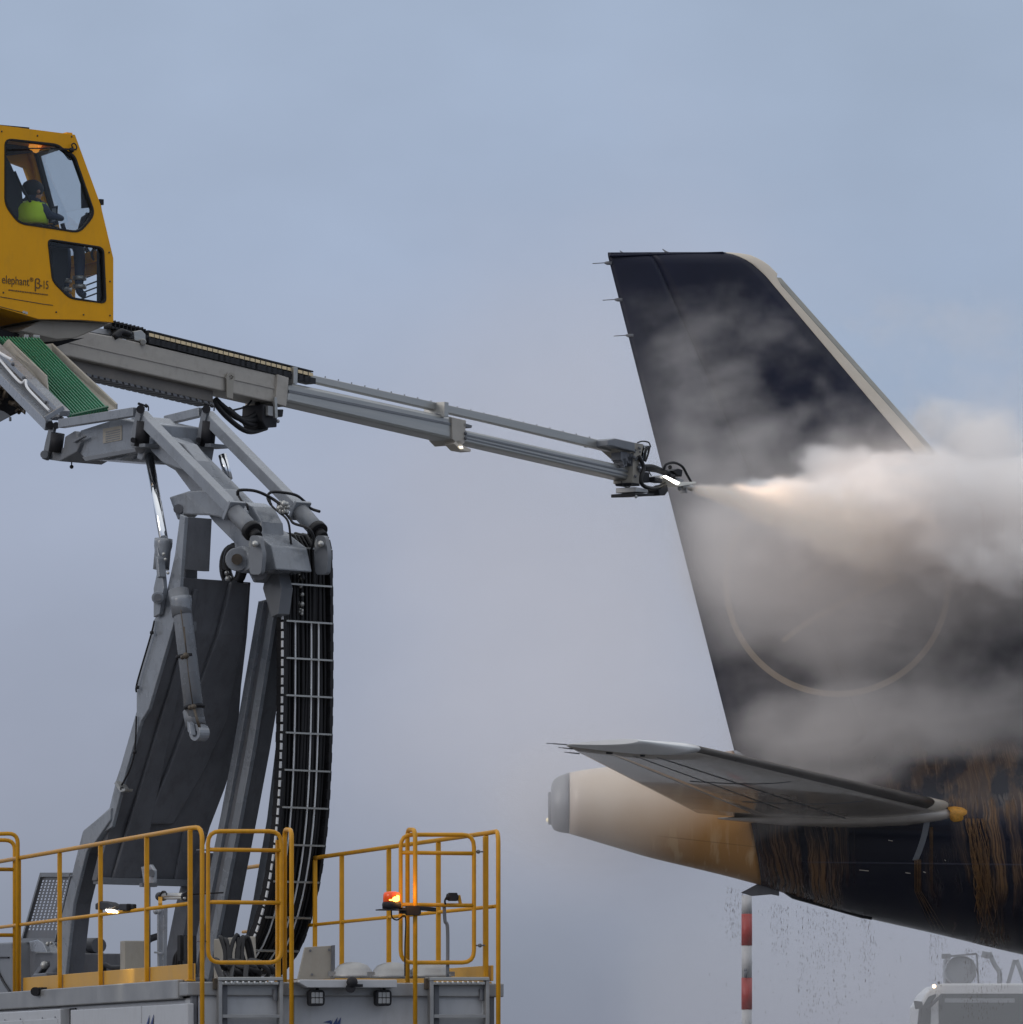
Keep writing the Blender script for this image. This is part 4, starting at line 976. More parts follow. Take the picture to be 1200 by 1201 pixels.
# ---------------------------------------------------------------- spray boom
B0, B1 = P(60, 400, 54), P(800, 570, 63)
BD = V((B1.x-B0.x, B1.y-B0.y, 0)).normalized(); BN = V((BD.y, -BD.x, 0)); BP = Plane(B0, BN)
def bb_(px, py, w=0.0): return BP.at(px, py, w)
def bprism(pts, w0, w1): q_ = MB(); q_.prism(BP.poly(pts, w0), BN*(w1-w0)); return q_
M['traym'] = mat('grimy_tray', (.16, .145, .13), .6, var=.2)
boom = bprism([(20, 374), (135, 395), (331, 441), (325, 473), (130, 429), (20, 404)], 0, -.30).build('spray_boom', M['boom'], truck, .012)
bprism([(20, 386), (133, 411), (326, 454.5), (326, 457), (133, 413.5), (20, 388)], .008, 0).build('boom_seam', M['boom'], boom)
bprism([(20, 403), (130, 427), (250, 455), (250, 472), (130, 445), (20, 424)], -.07, -.26).build('hose_tray', M['traym'], boom, .006)
q = MB()
for i in range(26):
    x = 66+i*7.2; y = 431.5+(x-75)*.232
    q.prism(BP.poly([(x, y), (x+4.6, y+1.2), (x+5.6, y+4.2), (x+1, y+3)], -.06), -BN*.2)
q.build('tray_slat', M['dgrey'], boom)
q = MB()
for x in (64, 105, 155, 188, 243): q.beam(bb_(x, 424+(x-64)*.235, -.06), bb_(x, 433+(x-64)*.235, -.06), .02, .012)
q.build('tray_bolt', M['black'], boom)
# hook tag
q = MB(); q.prism(BP.poly([(265, 466), (265, 448), (264, 443), (266, 438), (270, 437), (274, 439), (275, 444), (273, 448), (272, 468)], .02), BN*.012, [BP.poly([(267, 441), (270, 439.5), (273, 442), (271.5, 445), (268, 445)], .02)])
q.build('lifting_tag', M['beige'], boom)
# collar at end of outer section
bprism([(326, 439), (339, 443), (336, 477), (323, 473)], .03, -.33).build('end_collar', M['boom'], boom, .006)
bprism([(322, 466), (325, 466), (326, 490), (323, 490)], .05, .03).build('collar_tab', M['alu'], boom)
s2 = bprism([(339, 448), (545, 492), (543, 519), (337, 472)], -.02, -.26).build('inner_section', M['alu'], truck, .03)
bprism([(339, 457), (545, 499.5), (545, 502), (339, 460)], -.012, -.02).build('section_groove', M['grey2'], s2)
bprism([(530, 489), (547, 493), (545, 520), (538, 522), (531, 515)], .0, -.29).build('collar', M['boom'], s2, .006)
s3 = bprism([(546, 504), (742, 548), (742, 564), (545, 519)], -.05, -.23).build('tip_section', M['alu'], truck, .02)
bprism([(546, 509), (742, 553), (742, 555), (546, 511)], -.042, -.05).build('section_groove', M['grey2'], s3)
bprism([(546, 513), (742, 558.5), (742, 560), (546, 514.5)], -.042, -.05).build('section_groove', M['grey2'], s3)
# parallel tube above
q = MB(); q.prism(BP.poly([(352, 437), (363, 439), (580, 487), (716, 519), (720, 530), (580, 496.5), (352, 444.5)], -.08), -BN*.08); tb = q.build('upper_tube', M['alu'], truck, .006)
q = MB()
for i in range(22):
    x = 366+i*15.5; y = 438.6+(x-366)*.2275; q.ball(bb_(x, y, -.1), .008, 6)
q.build('tube_clip', M['dgrey'], tb)
for x, y, hh in ((347, 430, 20), (524, 471, 18)):
    bprism([(x-2.4, y), (x+2.4, y+1), (x+2, y+hh), (x-2.6, y+hh)], .03, -.22).build('tube_bracket', M['alu'], tb, .003)
q = MB(); q.prism(BP.poly([(512, 485), (533, 490), (533, 495), (512, 490)], -.03), -BN*.15); q.prism(BP.poly([(544, 496), (554, 499), (553, 502), (544, 500)], -.0), -BN*.1); q.ball(bb_(546, 508, .01), .02, 6); q.ball(bb_(546, 514, .01), .02, 6); q.build('bracket_foot', M['dgrey'], tb)
# work lamp under the collar (lit, small)
q = MB(); q.prism(BP.poly([(534, 517), (540, 516), (543, 522), (553, 527), (552, 530), (540, 528), (533, 521)], .0), -BN*.12); wl = q.build('boom_lamp', M['cream'], s2, .006)
q = MB(); q.prism(BP.poly([(538, 523.5), (542, 523), (543, 526), (539, 526)], .01), BN*.006); q.build('lamp_lens', emit('dim_boom_lamp', (1, .95, .8), 1.3), s2)
# chain on top of the outer section
q = MB(); qi = MB()
n = 31
for i in range(n):
    t = i/(n-1); x = 170+(357-170)*t; y = 393.5+(439.5-393.5)*t
    p0, p1 = bb_(x, y, -.05), bb_(x+6.4, y+1.6, -.05)
    dd = (p1-p0).normalized()
    q.box((p0+p1)/2+V((0, 0, .040)), .085, .09, .014, dd, BN); q.box((p0+p1)/2-V((0, 0, .05)), .12, .12, .055, dd, BN); q.box(p0, .014, .09, .09, dd, BN)
    qi.box((p0+p1)/2+V((0, 0, .008)), .072, .092, .030, dd, BN)
bch = q.build('boom_chain', M['black'], truck)
qi.build('chain_insert', M['inlay'] if 'inlay' in M else mat('amber_chain_insert', (.75, .60, .36), .5), bch)
q = MB(); qi = MB()
for i in range(9):
    x = 128+i*4.6; y = 380.5+i*1.1; p0 = bb_(x, y, -.1); q.box(p0+V((0, 0, .02)), .05, .09, .012, BD, BN); q.box(p0-V((0, 0, .03)), .05, .09, .02, BD, BN); q.box(p0-BD*.02, .01, .09, .08, BD, BN)
for i in range(6): x = 136+i*6.0; q.beam(bb_(x, 390.5+i*1.2, -.05), bb_(x+6, 392+i*1.2, -.05), .09, .06)
q.tube(smooth_path([bb_(140, 392, 0), bb_(134, 395, 0), bb_(142, 389, 0), bb_(152, 392, 0)]), .03, 8)
q.prism(BP.poly([(98, 388), (130, 393), (131, 396), (99, 391)], -.02), -BN*.03); q.build('chain_start', M['black'], bch)
q = MB(); q.prism(BP.poly([(157, 389), (166, 387), (171, 392), (171, 402), (158, 399)], .0), -BN*.1); q.cyl(bb_(168, 401, .03), bb_(168, 401, -.08), .03, 12); q.build('chain_bracket', M['alu'], bch, .006)
q = MB(); q.prism(BP.poly([(102, 383), (140, 388), (130, 394), (100, 388)], -.12), -BN*.02); q.build('cover_plate', M['white'], bch)
# hoses under the boom
q = MB()
for x0, y0, m1, m2, x1, y1 in ((249, 469, (266, 489), (290, 506), 312, 502), (252, 468, (274, 486), (294, 498), 312, 494), (253, 468, (276, 489), (298, 493), 313, 482)):
    q.tube(smooth_path([bb_(x0, y0, -.15), bb_(*m1, -.08), bb_(*m2, -.08), bb_(x1, y1, -.12)]), .025, 10)
q.tube(smooth_path([bb_(302, 471, -.15), bb_(302, 482, -.1), bb_(295, 489, -.1), bb_(282, 491, -.1), bb_(268, 480, -.1)]), .028, 10)
q.tube(smooth_path([bb_(295, 470, -.1), bb_(288, 477, -.1), bb_(274, 481, -.1)]), .01, 6)
q.build('boom_hoses', M['black'], truck)
q = MB(); q.prism(BP.poly([(309, 474), (326, 478), (325, 501), (312, 502), (308, 494)], .0), -BN*.25); q.prism(BP.poly([(325, 480), (333, 480), (332, 489), (326, 489)], -.02), -BN*.15); q.build('valve_block', M['blackp'], truck, .01)
q = MB(); q.box(bb_(316, 482, .02), .08, .03, .09, BD, BN); q.ball(bb_(326, 494, .03), .02, 6); q.build('valve_body', M['alud'], truck)

# head at the boom tip --------------------------------------------------------
hd = bprism([(713, 516), (722, 514), (745, 519), (745, 530), (718, 523), (713, 523)], .06, -.24).build('head_housing', M['grey2'], truck, .01)
bprism([(719, 523), (744, 530), (744, 538), (735, 537)], .0, -.2).build('housing_underside', M['beige'], hd, .004)
bprism([(744, 519), (755, 521), (750, 545), (751, 568), (742, 566)], .02, -.22).build('head_plate', M['beige'], hd, .004)
bprism([(752, 522), (763, 523), (756, 541), (752, 541)], .0, -.02).build('clear_guard', M['clear'], hd)
q = MB()
rnd = random.Random(21)
for k in range(18): q.box(bb_(rnd.uniform(724, 742), rnd.uniform(534, 546), -.05), rnd.uniform(.02, .08), .12, rnd.uniform(.03, .09), BD, BN)
for k in range(16): q.ball(bb_(rnd.uniform(743, 752), rnd.uniform(524, 560), .04), rnd.uniform(.012, .024), 6)
q.build('swivel_drive', M['dgrey'], hd, .004)
q = MB()
q.tube(smooth_path([bb_(748, 519, .03), bb_(754, 517.5, .03), bb_(761, 519, .03), bb_(763, 524, .0)]), .008, 6)
q.tube(smooth_path([bb_(762, 524, 0), bb_(760, 533, 0), bb_(757, 541, 0)]), .012, 6)
q.tube(smooth_path([bb_(749, 535, .05), bb_(755, 548, .07), bb_(752, 560, .08), bb_(754, 569, .08), bb_(766, 573, .05), bb_(780, 568, .02)]), .022, 8)
q.tube(smooth_path([bb_(755, 548, .02), bb_(766, 548, .02), bb_(778, 553, .0), bb_(790, 558, .0)]), .030, 8)
q.tube(smooth_path([bb_(754, 551, .02), bb_(768, 552, .02), bb_(780, 556, .0), bb_(788, 558, .0)]), .018, 8)
q.tube(smooth_path([bb_(779, 551, .04), bb_(781, 545, .05), bb_(790, 542.5, .05), bb_(800, 547, .05), bb_(806, 557, .05), bb_(811, 566, .04)]), .014, 8)
q.tube(smooth_path([bb_(756, 541, .02), bb_(757, 530, .02), bb_(761, 524, .02)]), .014, 8)
q.tube(smooth_path([bb_(729, 564, .03), bb_(731, 570, .03), bb_(737, 571.5, .03), bb_(742, 568, .03)]), .005, 6)
q.tube(smooth_path([bb_(764, 558, .02), bb_(761, 552, .02), bb_(763, 548, .02)]), .006, 6)
q.build('head_hoses', M['black'], hd)
q = MB(); q.prism(BP.poly([(789, 552), (796, 549.5), (801, 551), (800, 559), (795, 557)], .05), -BN*.14); q.prism(BP.poly([(772, 574), (783, 568), (784, 576), (780, 581), (774, 581)], .04), -BN*.15); q.prism(BP.poly([(754, 553), (762, 554), (762, 566), (755, 566)], .02), -BN*.1)
q.prism(BP.poly([(740, 566), (750, 567), (751, 570), (741, 569)], .03), -BN*.2); q.box(bb_(768, 563, .02), .16, .1, .05, BD, BN); q.box(bb_(785, 558, .0), .10, .1, .03, BD, BN); q.ball(bb_(786, 548, .05), .025, 8)
q.prism(BP.poly([(745, 578), (768, 579), (766, 581.5), (745, 582)], .1), -BN*.3)
q.build('nozzle_mount', M['blackp'], hd, .006)
q = MB(); q.prism(BP.poly([(746, 571), (760, 574), (761, 578), (746, 577)], .08), -BN*.25); q.ball(bb_(746, 582.5, .1), .02, 6); q.build('lower_lamp', M['alud'], hd, .006)
M['litwhite'] = emit('lamp_lit_edge', (.95, .93, .84), .25)
q = MB()
q.prism(BP.poly([(777, 559), (780, 557.5), (797, 565.5), (816, 565), (817, 567), (798, 570.5), (794, 569)], .08), -BN*.16)
M['traylit'] = mat('white_nozzle_tray', (.8, .78, .7), .4)
nz = q.build('nozzle_tray', M['traylit'], hd, .005)
q = MB(); q.prism(BP.poly([(768, 559), (776, 557.5), (779, 561), (772, 563), (769, 562)], .07), -BN*.12); q.box(bb_(802, 574, .0), .03, .08, .08, BD, BN); q.ball(bb_(797, 573, .02), .025, 6); q.prism(BP.poly([(795, 560), (803, 563), (800, 567), (792, 563)], .02), -BN*.06); q.build('nozzle_bracket', M['alud'], nz, .004)
NZ = bb_(806, 571.5, .0)
q = MB(); jd = (P(1000, 607, 67)-NZ).normalized(); q.tube([NZ-jd*.16, NZ-jd*.05, NZ+jd*.05, NZ+jd*.10], [.03, .035, .028, .034], 14); q.build('nozzle', M['alu'], nz)
q = MB(); q.prism(BP.poly([(777.5, 558.6), (780, 557.6), (797, 566), (794, 568.6)], .085), BN*.004); q.build('lamp_strip', M['lamp_white'], nz)
sp = lamp('nozzle_lamp_beam', bb_(812, 556, .25)+V((0, -.1, .2)), 850, (1, .76, .58), .06, 'SPOT', truck)
sp.data.spot_size = math.radians(19); sp.data.spot_blend = .7
sp.rotation_euler = (WL[sp.name]-P(960, 572, 66.2)).to_track_quat('Z', 'Y').to_euler()

# ================================================================ AIRLINER TAIL (heading to the right, side-on)
AY = 70.0
def X(px): return (px-600)*AY/FP
def Z(py): return CZ+(HZ-py)*AY/FP
plane_t = thing('airliner', (X(1500), AY, 0), 'dark blue airliner tail with white tail cone, being sprayed with de-icing fluid', 'aircraft')
# surface nodes shared by the fuselage paints: thickened orange fluid running down
def fluid_mat(name, base, rough, kind):
    m = bpy.data.materials.new(name); m.use_nodes = True; t = m.node_tree; b = t.nodes['Principled BSDF']
    geo = t.nodes.new('ShaderNodeNewGeometry')
    sp_ = t.nodes.new('ShaderNodeSeparateXYZ'); t.links.new(geo.outputs['Position'], sp_.inputs[0])
    x, y, z = (S(t, sp_.outputs[i]) for i in range(3))
    if kind == 'cone':
        # tan fluid film, thicker towards the front and the underside
        n = noise3(t, x*1.0, y*1.0, z*.6, 1.2, 6); n2 = noise3(t, x*7.0, y*1.5, z*.9, 1.3, 5)
        f = ss(x, X(700), X(850))*.6+ss(z-x*-.1, Z(925)+X(760)*.1, Z(1015)+X(760)*.1)*.45+ss(x, X(800), X(885))*.45+(n-.5)*.5-.02
        st_ = ss(n2, .52, .66)*ss(z, Z(950), Z(1010))*.5
        f = (f).clamp(); c = mixc(t, f, (.66, .56, .46), (.37, .195, .070)); c = mixc(t, st_, c, (.62, .47, .30))
        ln = bandm(z+x*.12, Z(986)+X(800)*.12, .009)*ss(x, X(760), X(800)); c = mixc(t, ln*.6, c, (.16, .09, .04))
        t.links.new(c, b.inputs['Base Color'])
    else:
        # vertical runs: bundles of thin ropy streaks over dark blue paint
        bend = (z-Z(960))*.22
        xs = x+bend*.6+noise3(t, x*.8, y, z*.9, 1.0, 3)*.30+noise3(t, x*3.0, y, z*2.6, 1.0, 4)*.07
        fine = noise3(t, xs*60.0, y*.0, z*1.8, 1.0, 4); med = noise3(t, xs*9.0, y*.0, z*.7, 1.0, 4)
        def region(x0, x1, soft, top, bot, sb):
            return ss(x, X(x0-soft), X(x0+soft))*(1.0-ss(x, X(x1-soft), X(x1+soft)))*ss(z, Z(bot-sb), Z(bot+sb)).inv()*1.0*(ss(z, Z(top-12), Z(top+12)))
        r1 = region(892, 985, 22, 960, 1080, 20)
        r2 = region(1125, 1172, 22, 945, 1120, 12)
        r3 = region(1072, 1105, 8, 1000, 1100, 30)*.45
        r4 = region(1165, 1300, 16, 955, 1040, 40)
        amt = (r1*.75+r2*1.7+r3*.35+r4*.8).clamp()*(ss(noise3(t, x*1.6, y, z*.9, 1.0, 3), .36, .58)*.8+.2)
        lines = ss(fine, .42, .60)*ss(med, .38, .54)
        film = ss(med, .38, .62)*.50*(noise3(t, x*4.0, y, z*3.0, 1.0, 6)*1.4)
        f = ((lines*.85+film)*amt).clamp()
        ns = noise3(t, x*5.0, y, z*3.0, 1.0, 6)
        # clotted fluid above, with ragged upper edge
        up1 = ss(z, Z(905), Z(870)).inv(); clot = noise3(t, x*2.1, y*1.0, z*1.3, 1.0, 5); 
        f2 = (ss(clot+ (ns-.5)*.8, .40, .56)*ss(x, X(980), X(1090))*ss(z, Z(975), Z(945))*ss(z, Z(862), Z(892))*(lines*.5+.35)*.9).clamp()
        f = (f+f2).clamp()
        c = mixc(t, f, base, (.165, .090, .040))
        c = mixc(t, bandm(z+x*.02, Z(1016)+X(1040)*.02, .012)*ss(x, X(930), X(960))*.6, c, (.09, .09, .12))
        c = mixc(t, bandm(x, X(970), .012)*.5, c, (.05, .05, .06))
        t.links.new(c, b.inputs['Base Color'])
        rr_ = f*.35+rough; t.links.new(rr_.k, b.inputs['Roughness'])
        bp = t.nodes.new('ShaderNodeBump'); bp.inputs['Distance'].default_value = .02; bp.inputs['Strength'].default_value = .6; t.links.new(f.k, bp.inputs['Height']); t.links.new(bp.outputs[0], b.inputs['Normal'])
        return m
    b.inputs['Roughness'].default_value = rough
    return m
class S:
    def __init__(s, nt, k): s.nt = nt; s.k = k
    def _m(s, op, *o):
        n = s.nt.nodes.new('ShaderNodeMath'); n.operation = op
        for i, v in enumerate((s,)+o):
            if isinstance(v, S): s.nt.links.new(v.k, n.inputs[i])
            else: n.inputs[i].default_value = v
        return S(s.nt, n.outputs[0])
    def __add__(s, o): return s._m('ADD', o)
    __radd__ = __add__
    def __mul__(s, o): return s._m('MULTIPLY', o)
    __rmul__ = __mul__
    def __sub__(s, o): return s._m('SUBTRACT', o)
    def __rsub__(s, o): return s._m('MULTIPLY', -1.0)+o
    def __truediv__(s, o): return s._m('DIVIDE', o)
    def __rtruediv__(s, o): return s._m('POWER', -1.0)*o
    def mx(s, o): return s._m('MAXIMUM', o)
    def mn(s, o): return s._m('MINIMUM', o)
    def clamp(s): return s.mx(0.0).mn(1.0)
    def inv(s): return 1.0-s
    def pw(s, e): return s._m('POWER', e)
    def sqrt(s): return s._m('SQRT')
    def abs(s): return s._m('ABSOLUTE')
def ss(v, e0, e1):
    """smoothstep, falling when e0 > e1"""
    if e0 > e1: return ss(v, e1, e0).inv()
    t = ((v-e0)/(e1-e0)).clamp(); return t*t*(3.0-2.0*t)
def bandm(v, c, w): return (1.0-((v-c).abs()/w)).clamp()
def noise3(nt, x, y, z, scale, detail, rough=.55):
    cmb = nt.nodes.new('ShaderNodeCombineXYZ')
    for i, v in enumerate((x, y, z)): nt.links.new(v.k, cmb.inputs[i])
    n = nt.nodes.new('ShaderNodeTexNoise'); n.inputs['Scale'].default_value = scale; n.inputs['Detail'].default_value = detail; n.inputs['Roughness'].default_value = rough
    nt.links.new(cmb.outputs[0], n.inputs['Vector']); return S(nt, n.outputs[0])
def mixc(t, f, c0, c1):
    n = t.nodes.new('ShaderNodeMix'); n.data_type = 'RGBA'; t.links.new(f.k, n.inputs[0])
    for i, c in ((6, c0), (7, c1)):
        if isinstance(c, tuple): n.inputs[i].default_value = (*c, 1)
        else: t.links.new(c, n.inputs[i])
    return n.outputs[2]
M['fus'] = fluid_mat('dark_blue_fuselage_with_fluid', (.0065, .008, .018), .14, 'fus')
M['cone'] = fluid_mat('white_cone_with_fluid', (.6, .5, .4), .32, 'cone')

FS = [(645, 928, 962), (649, 915, 973), (668, 906, 978), (715, 899, 992), (760, 893, 1005.5), (835, 885, 1026), (885, 879, 1041), (1000, 862, 1073), (1100, 845, 1096), (1200, 828, 1120), (1400, 805, 1162), (1700, 795, 1195), (2600, 795, 1200)]
def fus_at(px):
    for i in range(len(FS)-1):
        if FS[i][0] <= px <= FS[i+1][0]:
            t = (px-FS[i][0])/(FS[i+1][0]-FS[i][0]); t0 = FS[i]; t1 = FS[i+1]
            # Catmull-Rom on top and bottom for a smooth profile
            pm = FS[max(i-1, 0)]; pn = FS[min(i+2, len(FS)-1)]
            def cr(k):
                m0 = (t1[k]-pm[k])/(t1[0]-pm[0]) * (t1[0]-t0[0]) if t1[0] != pm[0] else 0
                m1 = (pn[k]-t0[k])/(pn[0]-t0[0]) * (t1[0]-t0[0])
                return (2*t**3-3*t*t+1)*t0[k]+(t**3-2*t*t+t)*m0+(-2*t**3+3*t*t)*t1[k]+(t**3-t*t)*m1
            return cr(1), cr(2)
    return FS[-1][1:]
def fring(px, n=64, slant=0.0, grow=0.0):
    tp, bt = fus_at(px); zc = (Z(tp)+Z(bt))/2; R_ = (Z(tp)-Z(bt))/2+grow; out = []
    for k in range(n):
        th = 2*math.pi*k/n; out.append(V((X(px)+slant*(-math.cos(th))*.5, AY+R_*.97*math.sin(th), zc+R_*math.cos(th))))
    return out
q = MB(); q.loft([fring(p_, slant=.34*min(1, max(0, (p_-760)/120))) for p_ in list(range(668, 880, 12))+[876]]); q.build('tail_cone', M['cone'], plane_t)
q = MB(); q.loft([fring(876, slant=.34*(116/120))]+[fring(p_, slant=.34*max(0, 1-(p_-876)/100)) for p_ in range(890, 1200, 18)]+[fring(p_) for p_ in range(1200, 2600, 60)]); q.build('fuselage', M['fus'], plane_t)
M['exh'] = mat('grey_exhaust_metal', (.27, .275, .28), .45, .4, var=.2)
q = MB(); q.loft([fring(p_, 40) for p_ in (646, 647.5, 650, 656, 667.5)]); ex = q.build('exhaust_fairing', M['exh'], plane_t)
q = MB(); cx = V((X(646), AY, Z(948))); q.tube([cx+V((.05, 0, 0)), cx-V((.03, 0, 0))], [.2, .19], 24); q.build('exhaust_outlet', M['dgrey'], ex)
q = MB(); q.ball(V((X(643), AY-.05, Z(962))), .028, 10); q.build('tail_light', emit('lit_tail_lamp', (1, .85, .55), .5), ex)
# underside skid, drain mast and stripe
q = MB(); q.prism([V((X(x), AY-.02, Z(y))) for x, y in ((869, 1047), (888, 1037), (914, 1043), (914, 1051), (905, 1049), (882, 1051))], V((0, .05, 0))); q.build('ventral_fin', M['dgrey'], plane_t, .008)
q = MB(); q.prism([V((X(x), AY-.12, Z(y))) for x, y in ((915, 1044), (1000, 1066), (1022, 1074), (1022, 1078), (1012, 1077), (930, 1054))], V((0, .24, 0))); q.prism([V((X(x), AY-.14, Z(y))) for x, y in ((1012, 1074), (1022, 1077), (1022, 1079.5), (1013, 1077.5))], V((0, .04, 0))); q.build('belly_skid', M['black'], plane_t, .008)
# pale swoosh marking by the stabiliser root: surface patch on the fuselage
def fus_pt(px, py, off=.006):
    """point of the near side of the fuselage seen at that pixel (found along the ray)"""
    for k in range(400):
        Yk = AY-2.2+k*.006; p_ = P(px, py, Yk); pxx = 600+p_.x*FP/AY
        tp, bt = fus_at(pxx); zc = (Z(tp)+Z(bt))/2; R_ = (Z(tp)-Z(bt))/2
        if ((p_.y-AY)/.97)**2+(p_.z-zc)**2 <= (R_+off)**2: return p_
    return P(px, py, AY)
q = MB(); ra = []
for t in range(9):
    tt = t/8; x = 1084-14*tt+(8*tt*(1-tt)); y = 962+47*tt
    ra.append([fus_pt(x, y), fus_pt(x+7, y+.5)])
vs = [p_ for pr in ra for p_ in pr]; q.add(vs, [(2*i, 2*i+1, 2*i+3, 2*i+2) for i in range(8)], True); q.build('pale_marking', M['grey2'], plane_t)
q = MB()
for x, y, w_ in ((1008, 1020, 11), (1062, 1023, 6), (1083, 1022, 3), (1108, 1008, 1.5), (1042, 985, 5)):
    q.add([fus_pt(x, y, .01), fus_pt(x+w_, y+1, .01), fus_pt(x+w_, y+2, .01), fus_pt(x, y+1, .01)], [(0, 1, 2, 3)])
q.build('access_marking', M['cream'], plane_t)

# ---- fin ----------------------------------------------------------------------
def le(py):
    pts = [(295.5, 848), (296.5, 866), (299, 880), (304, 892), (311, 902), (320, 911)]
    if py <= 320:
        for (y0, x0), (y1, x1) in zip(pts, pts[1:]):
            if y0 <= py <= y1: return x0+(x1-x0)*(py-y0)/(y1-y0)
        return 848
    return 911+.889*(py-320)
def te(py): return 713+.2553*(py-300)
def top(px): return 300.5-(px-713)*.037
def halft(s, c):
    u = max(0.0, min(1.0, s/c)); return 5*.10*c*(.2969*math.sqrt(u)-.126*u-.3516*u*u+.2843*u**3-.1036*u**4)+.004
def fin_strip(f0, f1, ys, n=10, kk=1.0):
    """f0,f1(py): distance behind the leading edge in px; both skins, closed"""
    rings = []
    for py in ys:
        L_, T_ = le(py), te(py) if py > 301 else 713+(py-295.5)*0; c = (L_-T_)/100.0
        a0, a1 = f0(py)/100.0, min(f1(py)/100.0, c); near = []; far = []
        for i in range(n+1):
            s_ = a0+(a1-a0)*i/n if f0(py) > 3 else a0+(a1-a0)*(i/n)**1.6
            h_ = kk*halft(s_, c)*min(1.0, .35+(py-295)/14.0); xx = X(L_)-s_
            near.append(V((xx, AY-h_, Z(py)))); far.append(V((xx, AY+h_, Z(py))))
        rings.append(near+far[::-1])
    return rings
YS = [296, 297, 299, 302, 306, 311, 316, 321, 326, 335, 350]+list(range(370, 900, 20))
def cream_in(py):  # inner edge of the pale strip, px behind the leading edge
    if py < 326: return max(1.0, min(le(py)-851, 21-(py-296)*.12))
    return 17.4+(py-326)*.052
def grey_in(py): return 0.0 if py < 322 else min(8.5, 2+(py-322)*.8)
q = MB(); q.loft(fin_strip(lambda p_: cream_in(p_)+.0, lambda p_: (le(p_)-te(p_))*.70 if p_ > 301 else (le(p_)-713)*.70, YS)); fin = q.build('fin', M['navy'], plane_t)
q = MB(); q.loft(fin_strip(lambda p_: (le(p_)-max(te(p_), 713))*.705, lambda p_: (le(p_)-max(te(p_), 713)), YS)); q.build('rudder', M['navy'], plane_t)
q = MB(); q.loft(fin_strip(lambda p_: (le(p_)-max(te(p_), 713))*.68, lambda p_: (le(p_)-max(te(p_), 713))*.73, YS, 4, .86)); q.build('hinge_spar', M['navy'], fin)
q = MB(); q.loft(fin_strip(lambda p_: grey_in(p_)+.0, lambda p_: cream_in(p_)-.12, YS)); q.build('leading_edge', M['cream'], fin)
q = MB(); q.loft(fin_strip(lambda p_: 0.0, lambda p_: grey_in(p_)-.1, [y for y in YS if y > 322])); q.build('metal_edge', M['ledge'], fin)
q = MB(); q.prism([V((X(x), AY-.05, Z(y))) for x, y in ((713, 301), (716, 299), (780, 297.5), (848, 295.6), (850, 297), (716, 301.6))], V((0, .10, 0))); q.build('fin_cap', M['navy'], fin, .01)
# dorsal fairing towards the front
q = MB(); q.loft([[V((X(px), AY+sy*w_, Z(py))) for sy, w_ in ((-1, .14), (-1, .05), (1, .05), (1, .14))] for px, py in ((1330, 840), (1380, 850), (1520, 810), (1700, 795))], smooth=False); q.build('dorsal_fairing', M['fus'], plane_t)
def fin_near(px, py, off=.005):
    for _ in range(1): pass
    Yk = AY-.1
    for _ in range(6):
        p_ = P(px, py, Yk); pyy = HZ-(p_.z-CZ)*FP/AY; pxx = 600+p_.x*FP/AY
        c = (le(pyy)-te(pyy))/100; s_ = (le(pyy)-pxx)/100; Yk = AY-halft(s_, c)-off
    return P(px, py, Yk)
M['emb'] = mat('tan_emblem_paint', (.27, .21, .145), .45, var=.04)
def fin_patch(outl, name, cells=None):
    q_ = MB()
    for quad in outl: q_.add([fin_near(*p_) for p_ in quad], [tuple(range(len(quad)))])
    return q_.build(name, M['emb'], fin)
n = 96; quads = []
for k in range(n):
    t0, t1 = 2*math.pi*k/n, 2*math.pi*(k+1)/n; f_ = lambda r_, t: (982+r_*math.cos(t), 684+r_*math.sin(t))
    quads.append([f_(126.5, t0), f_(133.5, t0), f_(133.5, t1), f_(126.5, t1)])
fin_patch(quads, 'emblem_ring')
def strip(pts, w0, w1, k=12):
    """tapering stroke along points"""
    sp2 = [p_ for p_ in smooth_path([V((x, y, 0)) for x, y in pts], k)]; out = []
    for i in range(len(sp2)-1):
        d0 = (sp2[min(i+1, len(sp2)-1)]-sp2[max(i-1, 0)]).normalized(); d1 = (sp2[min(i+2, len(sp2)-1)]-sp2[i]).normalized()
        a0 = w0+(w1-w0)*i/(len(sp2)-1); a1 = w0+(w1-w0)*(i+1)/(len(sp2)-1)
        n0, n1 = V((-d0.y, d0.x, 0))*a0/2, V((-d1.y, d1.x, 0))*a1/2
        out.append([tuple((sp2[i]-n0)[:2]), tuple((sp2[i+1]-n1)[:2]), tuple((sp2[i+1]+n1)[:2]), tuple((sp2[i]+n0)[:2])])
    return out
quads = strip([(918, 752), (950, 728), (1000, 702), (1052, 676)], 5, 12)+strip([(940, 690), (978, 660), (1030, 640), (1086, 640)], 5, 9)+strip([(1020, 690), (1052, 650), (1066, 606), (1070, 572)], 14, 3)+strip([(1010, 688), (1028, 645), (1030, 604), (1020, 574)], 14, 3)
fin_patch(quads, 'emblem_bird')
# static wicks
for x, y in ((711, 308.5), (723, 351.5), (736, 393.5)):
    q = MB(); q.tube([V((X(x+7), AY, Z(y))), V((X(x+1), AY, Z(y))), V((X(x-2), AY, Z(y-.3)))], [.022, .022, .01], 8); q.tube([V((X(x-2), AY, Z(y-.3))), V((X(x-16), AY, Z(y+.6)))], .0055, 6); q.build('static_wick', M['dgrey'], plane_t)
for x, y in ((731, 299), (781, 297)):
    q = MB(); q.tube([V((X(x+6), AY, Z(y+1))), V((X(x+1), AY, Z(y-1))), V((X(x-4), AY, Z(y-5)))], [.02, .014, .005], 6); q.build('static_wick', M['dgrey'], plane_t)

